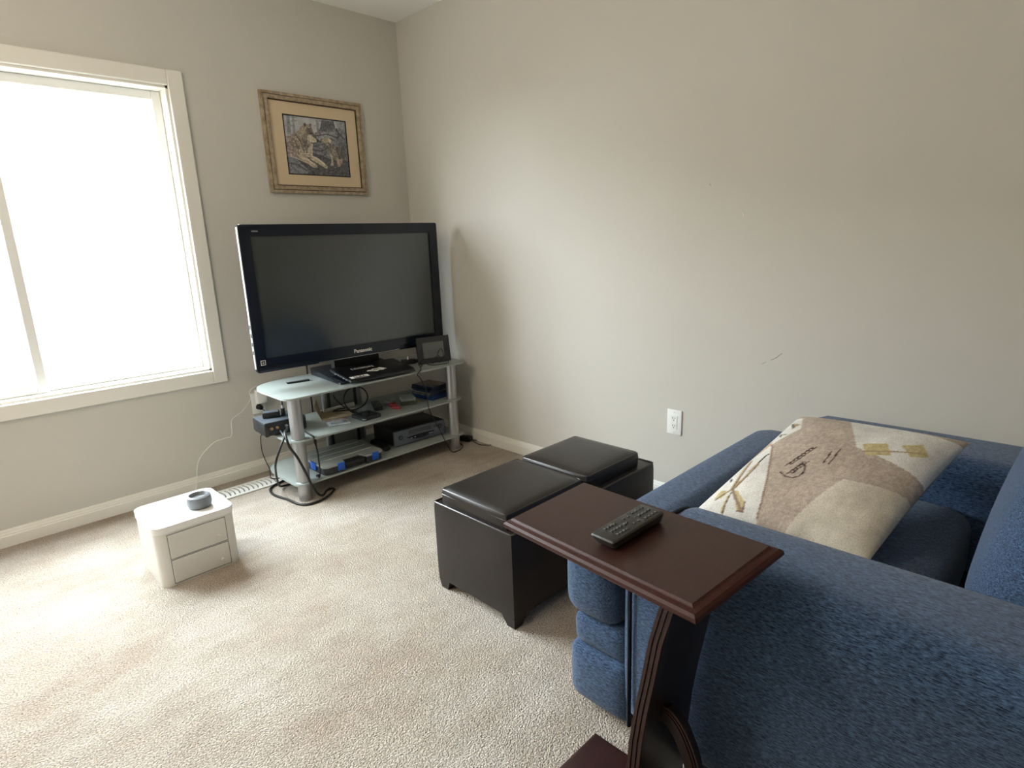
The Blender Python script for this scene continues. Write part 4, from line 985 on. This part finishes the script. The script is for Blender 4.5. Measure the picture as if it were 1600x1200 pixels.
P([(-.1, -.1), (1.1, -.1), (1.1, .06), (.90, .16), (.691, .091), (.657, .119), (.489, .202), (.321, .28), (.149, .346), (.062, .367), (-.1, .42)], WH, 16, n12)
P([(.742, .067), (.62, .037), (.521, .025), (.40, .0), (.35, .0), (.509, .048), (.61, .078), (.69, .095)], (196, 176, 158), 12)
P([(.18, .56), (.45, .62), (.55, 1.1), (-.1, 1.1), (-.1, .50)], (206, 200, 186), 20, n12)
P([(.75, .55), (1.1, .35), (1.1, 1.1), (.62, 1.1)], WH, 16, n12)
TAN = (176, 156, 126); OLV = (196, 182, 138); BRN = (110, 92, 80)
for pl_, c_ in (([(.19, .131), (.195, .069), (.111, .081), (.131, .119)], OLV), ([(.199, .147), (.197, .177), (.126, .262), (.07, .281), (.072, .245)], OLV), ([(.177, .14), (.038, .162), (.049, .183)], OLV),
                ([(.9, .10), (1.0, .06), (.97, .12)], TAN), ([(.70, .62), (.80, .56), (.86, .66), (.76, .72)], OLV), ([(.80, .80), (.88, .72), (.95, .80), (.86, .86)], OLV)): P(pl_, c_, 18)
for l_, wd, c_ in (([(.196, .141), (.353, .104), (.504, .073)], .011, TAN), ([(.196, .141), (.327, .15), (.461, .144)], .011, TAN), ([(.196, .141), (.353, .111), (.504, .08)], .0035, BRN), ([(.196, .145), (.327, .156), (.461, .150)], .0035, BRN),
                   ([(.199, .147), (.14, .20), (.08, .265)], .008, (150, 128, 112)), ([(.19, .131), (.15, .105), (.111, .09)], .004, BRN), ([(.177, .15), (.04, .175)], .004, BRN),
                   ([(.072, .245), (.07, .281), (.126, .262)], .004, BRN), ([(.691, .091), (.657, .119), (.489, .202), (.321, .28), (.149, .346), (.062, .367)], .005, (150, 124, 110)),
                   ([(.571, .146), (.536, .141), (.472, .141)], .006, (50, 48, 50)), ([(.742, .067), (.62, .037), (.521, .025)], .004, BRN), ([(.80, .09), (.84, .06), (.82, .11)], .006, (120, 116, 106)), ([(.92, .10), (1.0, .05)], .008, (110, 106, 100)),
                   ([(.72, .58), (.86, .82)], .006, TAN)): Ln(l_, wd, c_)
P([(.329, .053), (.295, .086), (.276, .084), (.306, .057)], (70, 64, 66), 6)
# handwriting-like strokes and round postmark on the sacking panel
INKC = (74, 58, 54)
Ln([(.407, .31), (.385, .34), (.377, .368), (.382, .395), (.40, .413), (.44, .42), (.50, .40), (.531, .367)], .0045, INKC)
for k in range(7):
    t0 = .50 + k * .028; q0 = .300 + k * .006
    Ln([(t0 - .03, q0), (t0 + .012, q0 + .012), (t0 - .012, q0 + .022), (t0 + .018, q0 + .030)], .0035, INKC)
for k in range(6):
    t0 = .42 + k * .022; q0 = .345 + k * .004
    Ln([(t0 - .02, q0), (t0 + .010, q0 + .012), (t0 - .006, q0 + .022), (t0 + .012, q0 + .032)], .0035, INKC)
Ln([(.55, .47), (.66, .46)], .004, INKC); Ln([(.55, .50), (.70, .49)], .004, INKC)
img = np.clip(img, 0, 255)
me = bpy.data.meshes.new('throw_pillow')
ctr = vall.mean(0); org = np.array([ctr[0], ctr[1], vall[:, 2].min()])
me.from_pydata((vall - org).tolist(), [], np.concatenate([fq, bq]).tolist())
bm = BM(); bm.from_mesh(me)
me.materials.append(print_mat('printed_pillow_cloth', 0.9, 420))
pw = bpy.data.objects.new('throw_pillow', me); C.objects.link(pw); pw.location = org.tolist(); bm.free()
ink(pw, np.concatenate([L8(img.reshape(-1, 3)), np.tile(L8([(206, 190, 168)]), (nf, 1))]))
me.polygons.foreach_set('use_smooth', [True] * len(me.polygons))
tag(pw, 'cream and sackcloth throw pillow printed with leaves and script on the armchair', 'pillow')

# ------------------------------------------------------------------ C-shaped side table (its top tilts a little)
tu_, tv2, tn = Vector((0.9827, -0.1482, 0.1112)), Vector((0.1567, 0.9850, -0.0724)), Vector((-0.0988, 0.0886, 0.9912))
TC = Vector((-1.5361, -2.8654, 0.6877))
TT = Matrix(((tu_.x, tv2.x, tn.x, TC.x), (tu_.y, tv2.y, tn.y, TC.y), (tu_.z, tv2.z, tn.z, TC.z), (0, 0, 0, 1)))
tb = thing('c_table', 'dark cherry C-shaped side table with moulded edge reaching over the armchair', 'side table', (-1.62, -2.95, 0))
a, b = 0.1405, 0.2905
bm = BM()
prof = [(0.020, 0.0), (0.017, -0.004), (0.0135, -0.006), (0.006, -0.008), (0.001, -0.013), (0.0, -0.020), (0.003, -0.025), (0.010, -0.029), (0.022, -0.031)]
rings = []
for ins, z in prof:
    rings.append([bm.verts.new(TT @ Vector((sx * (a - ins), sy * (b - ins), z))) for sx, sy in ((-1, -1), (1, -1), (1, 1), (-1, 1))])
for r0, r1 in zip(rings[:-1], rings[1:]):
    for i in range(4): bm.faces.new((r0[i], r0[(i + 1) % 4], r1[(i + 1) % 4], r1[i]))
bm.faces.new(rings[-1][::-1])
obj('edge_moulding', bm, M['cherryedge'], tb, 25, recalc=False)
bm = BM()
va = [bm.verts.new(TT @ Vector((sx * (a - 0.020), sy * (b - 0.020), 0.0))) for sx, sy in ((-1, -1), (1, -1), (1, 1), (-1, 1))]
vb = [bm.verts.new(TT @ Vector((sx * (a - 0.020), sy * (b - 0.020), -0.012))) for sx, sy in ((-1, -1), (1, -1), (1, 1), (-1, 1))]
for i in range(4): bm.faces.new((va[i], va[(i + 1) % 4], vb[(i + 1) % 4], vb[i]))
bm.faces.new(va); bm.faces.new(vb[::-1])
obj('top', bm, M['cherry'], tb, 0)
# bent board: (y, z) of its front and back curve
front = [(-2.945, 0.03), (-2.948, 0.10), (-2.956, 0.20), (-2.963, 0.285), (-2.975, 0.370), (-2.989, 0.447), (-3.005, 0.545), (-3.024, 0.620), (-3.034, 0.652)]
thick = 0.031
xl, xr = -1.660, -1.448
bm = BM(); prism(bm, front + [(y - thick, z + 0.002) for y, z in reversed(front)], 'x', xl + 0.002, xr); obj('bent_upright', bm, M['cherrydark'], tb, 30)
for k, t in enumerate((0.0, 0.011, 0.022)):
    bm = BM()
    prism(bm, [(y - t - 0.0008, z) for y, z in front] + [(y - t - 0.0082, z) for y, z in reversed(front)], 'x', xl - 0.002, xl + 0.003); bevel_all(bm, 0.0012, 1, 50)
    obj('edge_bead', bm, M['cherry'], tb, 30)
arc = [(-2.985, 0.318), (-3.006, 0.330), (-3.026, 0.322), (-3.048, 0.296), (-3.070, 0.250), (-3.086, 0.195), (-3.098, 0.12), (-3.106, 0.03)]
inn = [(-3.085, 0.03), (-3.076, 0.12), (-3.064, 0.19), (-3.050, 0.235), (-3.030, 0.275), (-3.010, 0.297), (-2.985, 0.300)]
bm = BM(); prism(bm, arc + inn, 'x', -1.590, -1.556); obj('brace', bm, M['cherrydark'], tb, 30)
for t in (0.0, 0.0075, 0.015):
    def off(p, i, L_):
        q0 = Vector(L_[max(i - 1, 0)]); q1 = Vector(L_[min(i + 1, len(L_) - 1)]); d = (q1 - q0).normalized(); nn = Vector((d.y, -d.x))
        return nn
    o1 = [tuple(Vector(p) + off(p, i, arc) * (t)) for i, p in enumerate(arc)]
    bm = BM(); tube(bm, [(-1.591, p[0], p[1] - 0.003) for p in o1], 0.0030, 6, 3); obj('edge_bead', bm, M['cherry'], tb, 60)
bm = BM(); rings = []
B0, B1, B2, B3 = -1.840, -1.477, -3.190, -2.731
for ins, z in ((0.0, 0.0), (0.0, 0.014), (0.004, 0.020), (0.010, 0.022), (0.012, 0.028), (0.018, 0.030)):
    rings.append([bm.verts.new((x, y, z)) for x, y in ((B0 + ins, B2 + ins), (B1 - ins, B2 + ins), (B1 - ins, B3 - ins), (B0 + ins, B3 - ins))])
for r0, r1 in zip(rings[:-1], rings[1:]):
    for i in range(4): bm.faces.new((r0[i], r0[(i + 1) % 4], r1[(i + 1) % 4], r1[i]))
bm.faces.new(rings[-1]); bm.faces.new(rings[0][::-1])
obj('base', bm, M['cherry'], tb, 25)

# remote on the table
RM = TT @ Matrix.Translation((-0.006, -0.015, 0.0005)) @ Matrix.Rotation(math.radians(0.5), 4, 'Z')
rc = thing('large_remote', 'black remote control with many keys lying on the cherry side table', 'remote', matrix=RM)
hl, hw_, hh = 0.083, 0.0345, 0.028
bm = BM(); rings = []
for ins, ie, z in ((0.013, 0.016, 0.0), (0.008, 0.010, 0.004), (0.001, 0.002, 0.021), (0.0, 0.0, 0.024), (0.0015, 0.0015, hh - 0.001), (0.003, 0.003, hh)):
    rings.append([bm.verts.new((x, y, z)) for x, y in rounded([(-hl + ie, -hw_ + ins), (hl - ie * 0.3, -hw_ + ins), (hl - ie * 0.3, hw_ - ins), (-hl + ie, hw_ - ins)], 0.006, 3)])
for r0, r1 in zip(rings[:-1], rings[1:]):
    n = len(r0)
    for i in range(n): bm.faces.new((r0[i], r0[(i + 1) % n], r1[(i + 1) % n], r1[i]))
bm.faces.new(rings[0][::-1]); bm.faces.new(rings[-1])
obj('body', bm, mat('charcoal_remote', (50, 49, 46), 0.38), rc, 35)
km = mat('remote_keys', (28, 28, 26), 0.4)
def key(x, y, sx, sy):
    k_ = bxo('key', km, rc, x - sx, x + sx, y - sy, y + sy, hh - 0.0005, hh + 0.0018, 0.0008, 1)
    bxo('key_mark', M['keymark'], k_, x - sx * 0.35, x + sx * 0.35, y - sy * 0.3, y + sy * 0.3, hh + 0.0017, hh + 0.002)
for i in range(4):
    for j in range(3): key(-0.052 + i * 0.0095, -0.019 + j * 0.019, 0.0034, 0.0052)
for i in range(4):
    for j in range(3): key(0.036 + i * 0.0105, -0.020 + j * 0.020, 0.0032, 0.0052)
key(-0.012, 0.0, 0.005, 0.007)
for d in range(6): key(0.010 + 0.014 * math.cos(d * PI / 3), 0.018 * math.sin(d * PI / 3), 0.0028, 0.0036)
bxo('key', km, rc, 0.0245, 0.0285, -0.026, 0.026, hh - 0.0005, hh + 0.0014, 0.0006, 1)

# ------------------------------------------------------------------ small marks on the right wall
wm = bpy.data.objects['wall_right']
for pts, m in (([(-2.555, 0.785), (-2.58, 0.80), (-2.602, 0.821)], M['grey']), ([(-2.396, 1.408), (-2.402, 1.393)], M['ink']), ([(-2.242, 1.54), (-2.248, 1.53)], M['grey']), ([(-2.52, 0.765), (-2.538, 0.776)], M['grey'])):
    bm = BM(); tube(bm, [(-0.0004, y, z) for y, z in pts], 0.0008, 5, 2); obj('scuff', bm, m, wm, 60)
